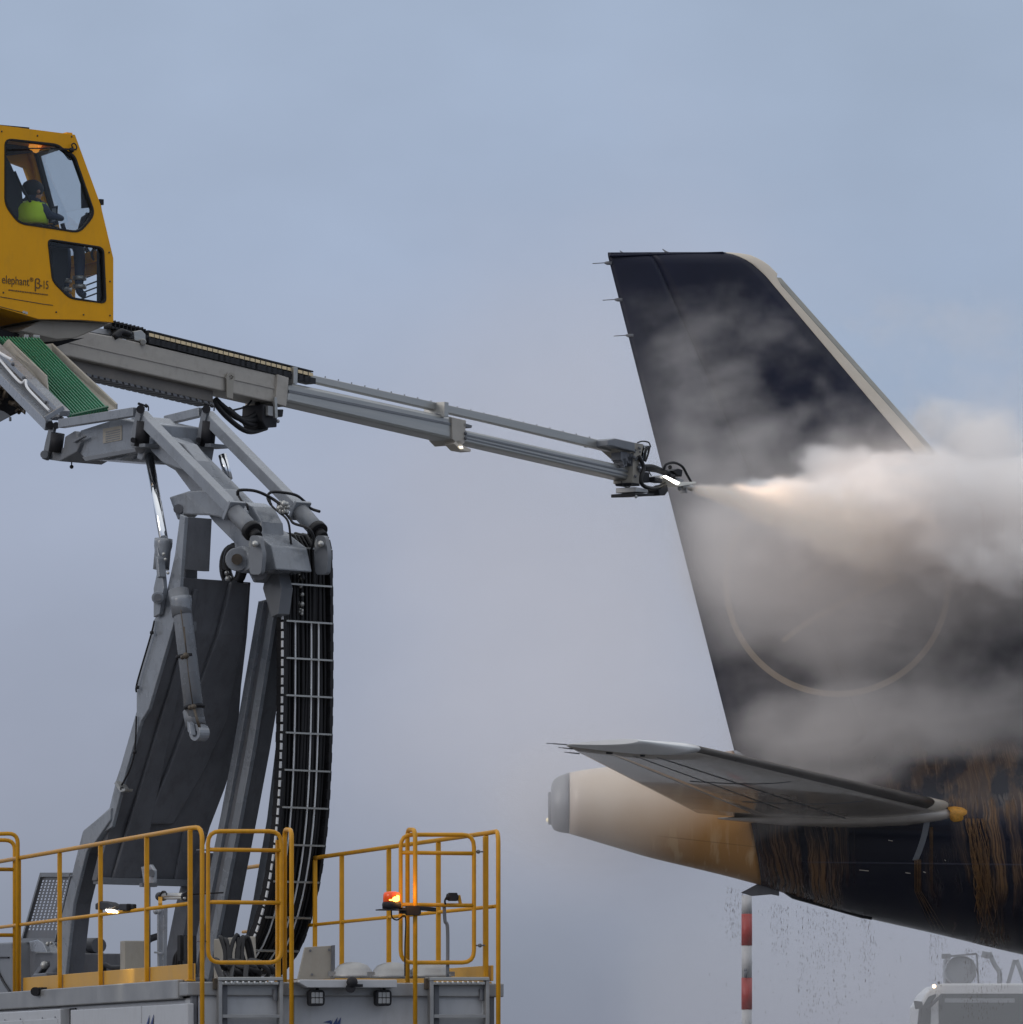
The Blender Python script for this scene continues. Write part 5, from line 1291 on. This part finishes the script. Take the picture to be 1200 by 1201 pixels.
# ---- stabilisers ------------------------------------------------------------------
M['stab'] = mat('grey_stabiliser_paint', (.44, .40, .36), .17, var=.06, vs=1.1, dirt=(.22, .18, .13), dirt_amt=.35, coat=.5, spec=.7)
M['stabw'] = mat('white_wing_tip', (.78, .78, .78), .35, var=.05)
M['boot'] = mat('dark_leading_edge', (.10, .09, .082), .35, var=.2)
M['orange'] = mat('soaked_orange_fluid', (.62, .30, .05), .5, var=.35, vs=26, bump=.8, bs=70)
def stab(side, sec, n=18):
    """sec(t): leading point, trailing point, relative thickness"""
    def ring(t, c0, c1):
        L_, T_, th = sec(t); c = (T_-L_); up_, lo_ = [], []
        for i in range(n+1):
            s_ = c0+(c1-c0)*(i/n)**(1.5 if c0 == 0 else 1)
            y_ = 5*th*(.2969*math.sqrt(max(s_, 0))-.126*s_-.3516*s_*s_+.2843*s_**3-.1036*s_**4)*c.length+.003
            p_ = L_+c*s_; up_.append(p_+V((0, 0, y_*.8))); lo_.append(p_-V((0, 0, y_)))
        return up_+lo_[::-1]
    return ring
def near_sec(t):
    # t 0 root .. 1 tip
    R0, R1_ = P(1143, 951, 69.3), P(829, 959, 69.3); T0, T1 = P(822, 878, 64.3), P(664, 874.5, 64.1)
    if t > 1:  # rounded tip
        k = t-1; return T0.lerp(P(745, 868, 63.8), k), T1.lerp(P(668, 872.5, 63.95), k), .105*(1-.35*k*k)
    return R0.lerp(T0, t), R1_.lerp(T1, t), .105
ring = stab(-1, near_sec)
ts = [i/14 for i in range(15)]
q = MB(); q.loft([ring(t, .035, .72) for t in ts]); stb = q.build('stabiliser', M['stab'], plane_t)
q = MB(); q.loft([ring(t, .724, 1.0) for t in ts[1:]]); q.build('elevator', M['stab'], stb)
q = MB(); q.loft([ring(t, 0, .032) for t in [.155+i*.0602 for i in range(15)]]); q.build('dark_edge', M['boot'], stb)
q = MB(); q.loft([ring(t, 0, .034) for t in (.0, .05, .1, .153)]); q.build('pale_edge', M['cream'], stb)
q = MB(); q.loft([ring(t, 0, 1.0) for t in (1.001, 1.15, 1.35, 1.6, 1.8, 1.95)]); q.build('tip_cap', M['stabw'], stb)
# root fairing and the orange pool at its front
q = MB()
def rootpt(px, Yo, dz): return P(px, 960, Yo)+V((0, 0, dz))
rings = []
for px, yc, hh, ww in ((842, 960, .01, .04), (864, 960.5, .03, .16), (920, 961, .08, .3), (1000, 960, .11, .38), (1060, 958, .115, .36), (1105, 956, .10, .28), (1135, 955, .08, .18), (1150, 954.5, .055, .10), (1154, 955, .02, .04)):
    c = P(px, yc, 69.0); rings.append([c+V((0, ww*math.cos(t), hh*math.sin(t))) for t in [2*math.pi*i/16 for i in range(16)]])
q.loft(rings); q.build('root_fairing', M['stab'], stb)
rnd_o = random.Random(8)
q = MB(); rings = []
for px, yc, hh, ww in ((1112, 956, .10, .29), (1118, 956, .13, .30), (1132, 955.5, .115, .24), (1143, 955, .095, .17), (1151, 955.5, .06, .09), (1156, 957, .015, .02)):
    c = P(px, yc, 68.97); rings.append([c+V((rnd_o.uniform(-.02, .02), ww*math.cos(t)*rnd_o.uniform(.9, 1.08), hh*math.sin(t)*rnd_o.uniform(.88, 1.12))) for t in [2*math.pi*i/20 for i in range(20)]])
q.loft(rings); q.build('fluid_film', M['orange'], stb)
q = MB()
def under(t, s_):
    L_, T_, th = near_sec(t); c = T_-L_; y_ = 5*th*(.2969*math.sqrt(s_)-.126*s_-.3516*s_*s_+.2843*s_**3-.1036*s_**4)*c.length+.006
    return L_+c*s_-V((0, 0, y_))
for s_, w_ in ((.38, .009), (.55, .006)):
    for i in range(13):
        t0, t1 = .04+i/14, .04+(i+1)/14; q.tube([under(t0, s_), under(t1, s_)], w_*.5, 5)
for t in (.34, .62):
    q.tube([under(t, .1+.06*i) for i in range(10)], .004, 5)
q.build('panel_line', M['grey2'], stb)
q = MB(); q.box(under(.985, .70), .07, .04, .03); q.box(under(.99, .45), .05, .04, .03); q.build('tip_fitting', M['blackp'], stb)
for (x, y, L_) in ((667, 873.5, 26), (672, 878.5, 17), (680, 884, 18)):
    q = MB(); p_ = P(x, y, 64.2); q.tube([p_, p_-V((L_*.0065, 0, -.012))], .0075, 6); q.tube([p_-V((L_*.0065, 0, -.012)), p_-V((L_*.0092, 0, -.016))], .005, 6); q.build('static_wick', M['dgrey'], plane_t)
def far_sec(t):
    a_, b_, c_2 = near_sec(t); return V((a_.x, 2*AY-a_.y, a_.z-.20*t)), V((b_.x, 2*AY-b_.y, b_.z-.20*t)), c_2
ringf = stab(1, far_sec)
q = MB(); q.loft([ringf(t, 0, 1) for t in ts+[1.2, 1.5, 1.9]]); q.build('stabiliser', M['stab'], plane_t)

# ================================================================ marker mast
MY = 81.0
mp0 = P(876, 1046, MY); top_z = mp0.z
def mz(py): return CZ+(HZ-py)*MY/FP
mast = thing('marker_mast', (P(876, 1100, MY).x, MY, 0), 'slim red and white banded marker mast standing under the airliner tail', 'mast')
M['red'] = mat('mast_red_paint', (.33, .04, .035), .5, var=.15, vs=8); M['mwhite'] = mat('mast_white_paint', (.42, .42, .43), .5, var=.1, vs=8)
x0 = P(876, 1100, MY).x; ys = [1050, 1072, 1109, 1147, 1184]; z_edges = [mz(y) for y in ys]
h_ = mz(1147)-mz(1184)
while z_edges[-1]-h_ > 0: z_edges.append(z_edges[-1]-h_)
z_edges.append(0.0)
for i in range(len(z_edges)-1):
    q = MB(); q.cyl((x0, MY, z_edges[i+1]), (x0, MY, z_edges[i]), .073 if i % 2 else .070, 20); q.build('red_band' if i % 2 else 'white_band', M['red'] if i % 2 else M['mwhite'], mast)
q = MB(); q.cyl((x0-.02, MY-.1, mz(1147)), (x0-.02, MY-.1, mz(1138)), .02, 8); q.ball((x0-.02, MY-.1, mz(1138)), .025, 8); q.box((x0, MY, 0.02), .4, .4, .04); q.build('mast_fitting', M['dgrey'], mast)

# ================================================================ service truck in the mist
SY = 96.0
st2 = thing('service_truck', (P(1200, 1200, SY).x, SY+1, 0), 'white truck cab with roof blower, half lost in the steam under the airliner', 'truck')
def sp3(px, py, dy=0.0): return P(px, py, SY)+V((0, dy, 0))
M['twhite'] = mat('truck_white_paint', (.46, .46, .47), .4, var=.04); M['tdark'] = mat('truck_dark_glass', (.014, .022, .024), .5, var=.1, spec=.1)
q = MB(); q.prism([sp3(x, y) for x, y in ((1077, 1275), (1078, 1180), (1086, 1165), (1096, 1156), (1106, 1153.5), (1330, 1153.5), (1332, 1275)) ], V((0, 2.2, 0))); tc_ = q.build('cab', M['twhite'], st2, .05)
b0 = sp3(1077, 1275); 
q = MB(); q.box(V((P(1205, 1275, SY).x, SY+1.1, .95)), 3.45, 2.2, 1.3); q.build('lower_cab', M['twhite'], st2, .04)
q = MB(); q.prism([sp3(x, y, -.02) for x, y in ((1101, 1275), (1101, 1168), (1104, 1165.5), (1330, 1165.5), (1330, 1275))], V((0, .02, 0))); q.build('windscreen', M['tdark'], tc_)
q = MB()
for xa in (1118, 1160): q.beam(sp3(xa, 1230, -.06), sp3(xa+34, 1212, -.06), .03, .03)
q.build('wiper', M['black'], tc_)
q = MB(); q.prism([sp3(x, y, -.035) for x, y in ((1108, 1171), (1190, 1171), (1190, 1176), (1108, 1176))], V((0, .01, 0))); q.build('sun_visor', M['grey2'], tc_)
q = MB(); q.prism([sp3(x, y, -.015) for x, y in ((1079, 1275), (1080, 1184), (1089, 1169), (1098, 1165.5), (1098, 1168), (1092, 1178), (1090, 1275))], V((0, .02, 0))); q.build('side_window', M['tdark'], tc_)
q = MB(); q.prism([sp3(x, y, -.2) for x, y in ((1071, 1174), (1081, 1175), (1082, 1183), (1073, 1184))], V((0, .1, 0))); q.beam(sp3(1079, 1182, -.15), sp3(1076, 1215, -.15), .05, .05); q.beam(sp3(1087, 1184, -.1), sp3(1101, 1170, -.1), .07, .05); q.build('mirror', M['blackp'], st2, .01)
q = MB(); q.ball(sp3(1095, 1157, -.15), .032, 10); q.build('marker_light', emit('lit_marker_lamp', (1, .75, .45), 5), st2)
q = MB(); q.cyl(sp3(1103, 1158, .2), sp3(1102, 1151, .2), .02, 8); q.build('aerial', M['blackp'], st2)
q = MB(); c = sp3(1130, 1138, .5); q.cyl(c, c+V((0, .5, 0)), .24, 28); q.box(c+V((0, .8, 0)), .42, .5, .4)
for i in range(5): q.tube([c+V((.24*math.cos(t), -.01, .24*math.sin(t)))*1 for t in [2*math.pi*k/24 for k in range(24)]], .015, 6, closed=True)
q.build('roof_blower', M['grey2'], st2)
q = MB(); q.box(sp3(1112, 1121, .4), .14, .15, .08); q.beam(sp3(1115, 1121, .4), sp3(1148, 1118, .4), .03, .03); q.beam(sp3(1148, 1118, .4), sp3(1150, 1153, .4), .03, .03); q.build('roof_lamp', M['dgrey'], st2, .005)
q = MB(); q.tube(smooth_path([sp3(1164, 1116, .6), sp3(1170, 1130, .6), sp3(1176, 1140, .6), sp3(1176, 1153, .6)]), .04, 8); q.beam(sp3(1186, 1153, .6), sp3(1194, 1125, .6), .12, .06); q.beam(sp3(1206, 1153, .6), sp3(1196, 1125, .6), .12, .06); q.beam(sp3(1155, 1118, .6), sp3(1164, 1120, .6), .1, .1); q.build('roof_frame', M['grey2'], st2)
for xx in (1110, 1300):
    q = MB(); c = V((P(xx, 1275, SY).x, SY+.9, .5)); q.tube([c-V((0, 1.0, 0)), c-V((0, .7, 0))], .5, 24); q.build('wheel', M['black'], st2)

# ================================================================ falling fluid
rnd = random.Random(77)
q = MB()
def drop(p_, s_, el_=1.6):
    a_ = [(1, 0, 0), (-.5, .87, 0), (-.5, -.87, 0)]
    q.add([p_+V((x*s_, y*s_, 0)) for x, y, _ in a_]+[p_+V((0, 0, s_*el_)), p_-V((0, 0, s_*el_))], [(0, 1, 3), (1, 2, 3), (2, 0, 3), (1, 0, 4), (2, 1, 4), (0, 2, 4)])
for i in range(1700):
    g_ = rnd.choice([(852, 870, 1040, 1110), (905, 925, 1060, 1120), (935, 995, 1062, 1190), (935, 995, 1062, 1190), (935, 995, 1062, 1200), (1008, 1026, 1078, 1170), (1090, 1110, 1096, 1190), (1130, 1180, 1112, 1185), (1130, 1160, 1112, 1195), (820, 1060, 1050, 1200)])
    x = rnd.uniform(g_[0], g_[1]); col_ = round(x/6)*6+rnd.gauss(0, 1.6); x = col_ if rnd.random() < .65 else x
    y0, y1 = g_[2]+(x-g_[0])*.22, g_[3]; y = y0+(y1-y0)*rnd.random()**1.3
    drop(P(x, y, AY+rnd.uniform(-.8, .3)), rnd.uniform(.0010, .0030), rnd.uniform(3.0, 12.0))
M['dropm'] = mat('brown_fluid_drops', (.16, .115, .08), .4)
fd = q.build('falling_droplets', M['dropm'], None, norm=False); fd['kind'] = 'stuff'
M['amberf'] = mat('orange_fluid', (.17, .088, .032), .35, var=.4, vs=12)
q = MB(); rnd = random.Random(4)
for i in range(24):
    x0_ = 1133+rnd.random()*20; ph = rnd.random()*6; pts = []
    ylen = rnd.uniform(60, 148)
    for k in range(18):
        y = 960+k*ylen/17; xx = x0_+(y-960)*.20*(1-.35*rnd.random()*.2)+3.2*math.sin(y*.09+ph)*(.4+.6*k/17)+rnd.gauss(0, .3)-8*(k/17)**2
        p_ = fus_pt(xx, y, .05); pts.append(p_)
    q.tube(pts, [max(.003, .0045*rnd.random()*(1-k/19)) for k in range(18)], 5)
for x0_ in (1073, 1077, 1091):
    for j in range(3):
        pts = []
        for k in range(12):
            y = (1008 if x0_ < 1080 else 970)+k*7.5; xx = x0_+j*1.5+(max(0, y-1045)*.45*(1+.2*j)); pts.append(fus_pt(xx, y, .012))
        q.tube(pts, [.0035*(1-k/13) for k in range(12)], 5)
fs_ = q.build('running_fluid', M['amberf'], None, norm=False); fs_['kind'] = 'stuff'

# ================================================================ steam
def steam(name, lo, hi, vox, dens_fn, col, aniso=.2, mult=1.0):
    lo, hi = V(lo), V(hi)
    m = bpy.data.materials.new(name+'_volume'); m.use_nodes = True; t = m.node_tree; t.nodes.remove(t.nodes['Principled BSDF'])
    pv = t.nodes.new('ShaderNodeVolumePrincipled'); pv.inputs['Color'].default_value = (*col, 1); pv.inputs['Anisotropy'].default_value = aniso
    pv.inputs['Density'].default_value = mult; pv.inputs['Density Attribute'].default_value = 'density'
    t.links.new(pv.outputs[0], t.nodes['Material Output'].inputs['Volume'])
    ng = bpy.data.node_groups.new(name+'_nodes', 'GeometryNodeTree'); ng.interface.new_socket('Geometry', in_out='INPUT', socket_type='NodeSocketGeometry'); ng.interface.new_socket('Geometry', in_out='OUTPUT', socket_type='NodeSocketGeometry')
    go = ng.nodes.new('NodeGroupOutput'); pos = ng.nodes.new('GeometryNodeInputPosition'); sx = ng.nodes.new('ShaderNodeSeparateXYZ'); ng.links.new(pos.outputs[0], sx.inputs[0])
    x, y, z = (S(ng, sx.outputs[i]) for i in range(3))
    d = dens_fn(ng, x, y, z)
    # fade to nothing at the walls of the grid
    for v, i in ((x, 0), (y, 1), (z, 2)):
        e = (hi[i]-lo[i])*.06; d = d*ss(v, lo[i], lo[i]+e)*(1.0-ss(v, hi[i]-e, hi[i]))
    vc = ng.nodes.new('GeometryNodeVolumeCube'); ng.links.new(d.k, vc.inputs['Density'])
    vc.inputs['Min'].default_value = lo; vc.inputs['Max'].default_value = hi
    for i, nm in enumerate(('Resolution X', 'Resolution Y', 'Resolution Z')): vc.inputs[nm].default_value = max(8, int((hi[i]-lo[i])/(vox[i] if isinstance(vox, tuple) else vox)))
    sm = ng.nodes.new('GeometryNodeSetMaterial'); sm.inputs['Material'].default_value = m
    ng.links.new(vc.outputs[0], sm.inputs[0]); ng.links.new(sm.outputs[0], go.inputs[0])
    me = bpy.data.meshes.new(name); bm = bmesh.new(); bmesh.ops.create_cube(bm, size=1); 
    for v in bm.verts: v.co = V([lo[i]+(v.co[i]+.5)*(hi[i]-lo[i]) for i in range(3)])
    bm.to_mesh(me); bm.free(); me.materials.append(m)
    o = bpy.data.objects.new(name, me); COL.objects.link(o); o['kind'] = 'stuff'
    md = o.modifiers.new('steam', 'NODES'); md.node_group = ng
    return o
def blobs(x, y, z, lst):
    tot = None
    for px, py, Y_, rx, ry, rz, w in lst:
        c = P(px, py, Y_); qx = (x-c.x)*(1.0/rx); qy = (y-c.y)*(1.0/ry); qz = (z-c.z)*(1.0/rz)
        f_ = (1.0-(qx*qx+qy*qy+qz*qz)).mx(0.0)*w; tot = f_ if tot is None else tot+f_
    return tot
J0 = P(814, 573, 63.0); J1 = P(1060, 622, 68.6); JD = (J1-J0); JL = JD.length; JD.normalize()
def jet(nt, x, y, z):
    ax, ay, az = x-J0.x, y-J0.y, z-J0.z; t = ax*JD.x+ay*JD.y+az*JD.z
    sag = t*t*.004
    dx, dy, dz = ax-t*JD.x, ay-t*JD.y, az-t*JD.z+sag
    d = (dx*dx+dy*dy+dz*dz).sqrt(); r_ = t.mx(0.0)*.088+.038
    n = noise3(nt, x*1.0, y*.6, z*1.6, 2.6, 5)
    n2 = noise3(nt, x*1.0, y*.5, z*2.0, 7.0, 3)
    e = d/r_; core = ss(e+(n-.5)*1.5*ss(t, .5, 2.6)+(n2-.5)*.5, 1.15, .5)
    return core*ss(t, 0.0, .05)*ss(t, JL+.8, JL-1.6)*(20.0/(t.mx(0.0)*3.6+.5))
steam('spray_jet', (J0.x-.2, 62.8, J0.z-1.6), (J1.x+1.0, 69.6, J0.z+1.0), (.035, .07, .03), jet, (1.0, .93, .86), .1)
PL = [(900, 572, 66.6, .6, 1.3, .14, .8), (1000, 590, 68.2, 1.0, 1.4, .48, 1.1), (940, 583, 67.0, .75, 1.4, .24, .9), (1060, 585, 68.4, 1.2, 1.4, .60, 1.4), (1000, 545, 68.6, .6, 1.0, .34, .85), (1075, 545, 68.8, .6, 1.1, .36, .7),
      (1140, 590, 68.8, 1.2, 1.6, .62, 1.4), (1150, 545, 70.6, .6, 1.3, .55, .55), (1230, 600, 69, 1.2, 2.0, .75, 1.5), (1330, 610, 69, 1.4, 2.2, .8, 1.5), (1130, 650, 68.4, 1.0, 1.1, .42, .9), (1210, 660, 68.4, 1.0, 1.4, .5, 1.0), (1060, 640, 68.4, .9, .9, .34, .85), (960, 620, 68.4, .8, .9, .28, .55), (1110, 690, 68.6, .5, .7, .22, .5), (900, 650, 68.6, .8, .9, .34, .42), (1000, 660, 68.6, .9, .8, .3, .45), (960, 535, 68.6, .55, .9, .26, .6),
      (1090, 500, 70.8, .5, .8, .4, .22), (1075, 455, 70.9, .35, .6, .5, .16), (1120, 505, 70.9, .6, .9, .42, .6), (1165, 520, 70.8, .7, 1.0, .5, .8)]
def plume(nt, x, y, z):
    wx = noise3(nt, x, y, z, .9, 2); b_ = blobs(x+(wx-.5)*.5, y, z+(wx-.5)*.35, PL)
    n = noise3(nt, x, y*.9, z, 1.9, 8, .64)
    return ((b_*1.15+(n-.5)*4.6-.42)*1.5).clamp()*ss(b_, .0, .3)*2.5
steam('steam_plume', (P(850, 0, 67).x, 65.5, Z(760)), (P(1450, 0, 67).x, 72.4, Z(420)), .032, plume, (.985, .972, .965), .0)
def veil(nt, x, y, z):
    wv = noise3(nt, x, y, z, .5, 2)
    n = noise3(nt, x+wv*1.2, y*1.2, z+wv*.8, .95, 6, .6)
    w_ = (n-.5)*3.4
    n3 = noise3(nt, x*.9+wv*2.0, y, z*1.6+wv*1.4, 2.6, 5, .6); w_ = w_+(n3-.5)*2.0
    up_ = ss(z, Z(325), Z(420))*(.09)+ss(z, Z(450), Z(620))*.45            # thickens downwards
    low = ss(z, Z(760), Z(830))*-.12
    # a clearer patch low at the left and the right
    clr = blobs(x, y, z, [(880, 810, 69, .9, 4, .8, .42), (1150, 750, 69, 1.1, 4, .7, .42), (1000, 440, 69, 1.2, 4, .8, .2), (1180, 1000, 69, 2.6, 6, 1.15, 1.6), (980, 1040, 69, 1.4, 6, .8, 1.4)])
    dn = blobs(x, y, z, [(890, 650, 69, 1.4, 4, .75, .85), (960, 720, 69, 1.0, 4, .7, .35), (1000, 850, 69, 2.0, 4, .5, .42), (1060, 700, 69, 1.4, 4, .6, .2)])
    edge = X(713)+(Z(300)-z)*.2553
    leftf = ss(x-edge, -.35, .5)
    d = (up_+low+dn-clr*.85+w_*.55*ss(z, Z(318), Z(400))).mx(0.0)
    return (d*1.25-.12).mx(0.0)*leftf*.8
steam('steam_veil', (P(640, 0, 68).x, 67.7, Z(1060)), (P(1420, 0, 68).x, 69.95, Z(295)), (.05, .08, .05), veil, (.93, .90, .885), .0)
def drift(nt, x, y, z):
    n = noise3(nt, x, y, z, .22, 5, .55)
    b_ = blobs(x, y, z, [(690, 560, 73, 3.0, 5.5, 3.6, .9), (600, 850, 73, 3.4, 5.5, 2.6, .9), (770, 930, 72.5, 2.6, 5, 1.8, .9), (780, 750, 72, 1.6, 4, 2.2, .8), (1250, 560, 74, 3.0, 4, 1.5, .9), (1100, 440, 73, 1.2, 3, 1.0, .5), (640, 945, 69.2, 1.1, 2.4, .9, 1.0), (790, 640, 69.5, 1.0, 2.4, 1.6, .5)])
    loc = blobs(x, y, z, [(632, 940, 69.4, .62, 2.0, .75, 1.0), (700, 880, 69.0, 1.0, 1.6, .35, .5), (700, 1000, 69.4, 1.0, 1.6, .3, .4)])
    return ((b_+(n-.5)*2.0-.16)).clamp()*.08+loc*(.35+n*.6)*.42
steam('drifting_mist', (P(250, 0, 72).x, 66, .3), (P(1700, 0, 72).x, 79, Z(250)), .16, drift, (.97, .95, .97), .1)
def low_(nt, x, y, z):
    n = noise3(nt, x, y, z, .25, 4)
    b_ = blobs(x, y, z, [(1150, 1180, 86, 7.0, 9, 3.6, 1.5), (950, 1230, 86, 6.0, 9, 2.8, .8)])
    return ((b_+(n-.5)*1.2-.15)).clamp()*.024
steam('low_mist', (P(700, 0, 86).x, 78, .1), (P(1900, 0, 86).x, 95, 7.0), .3, low_, (.93, .92, .93), .1)
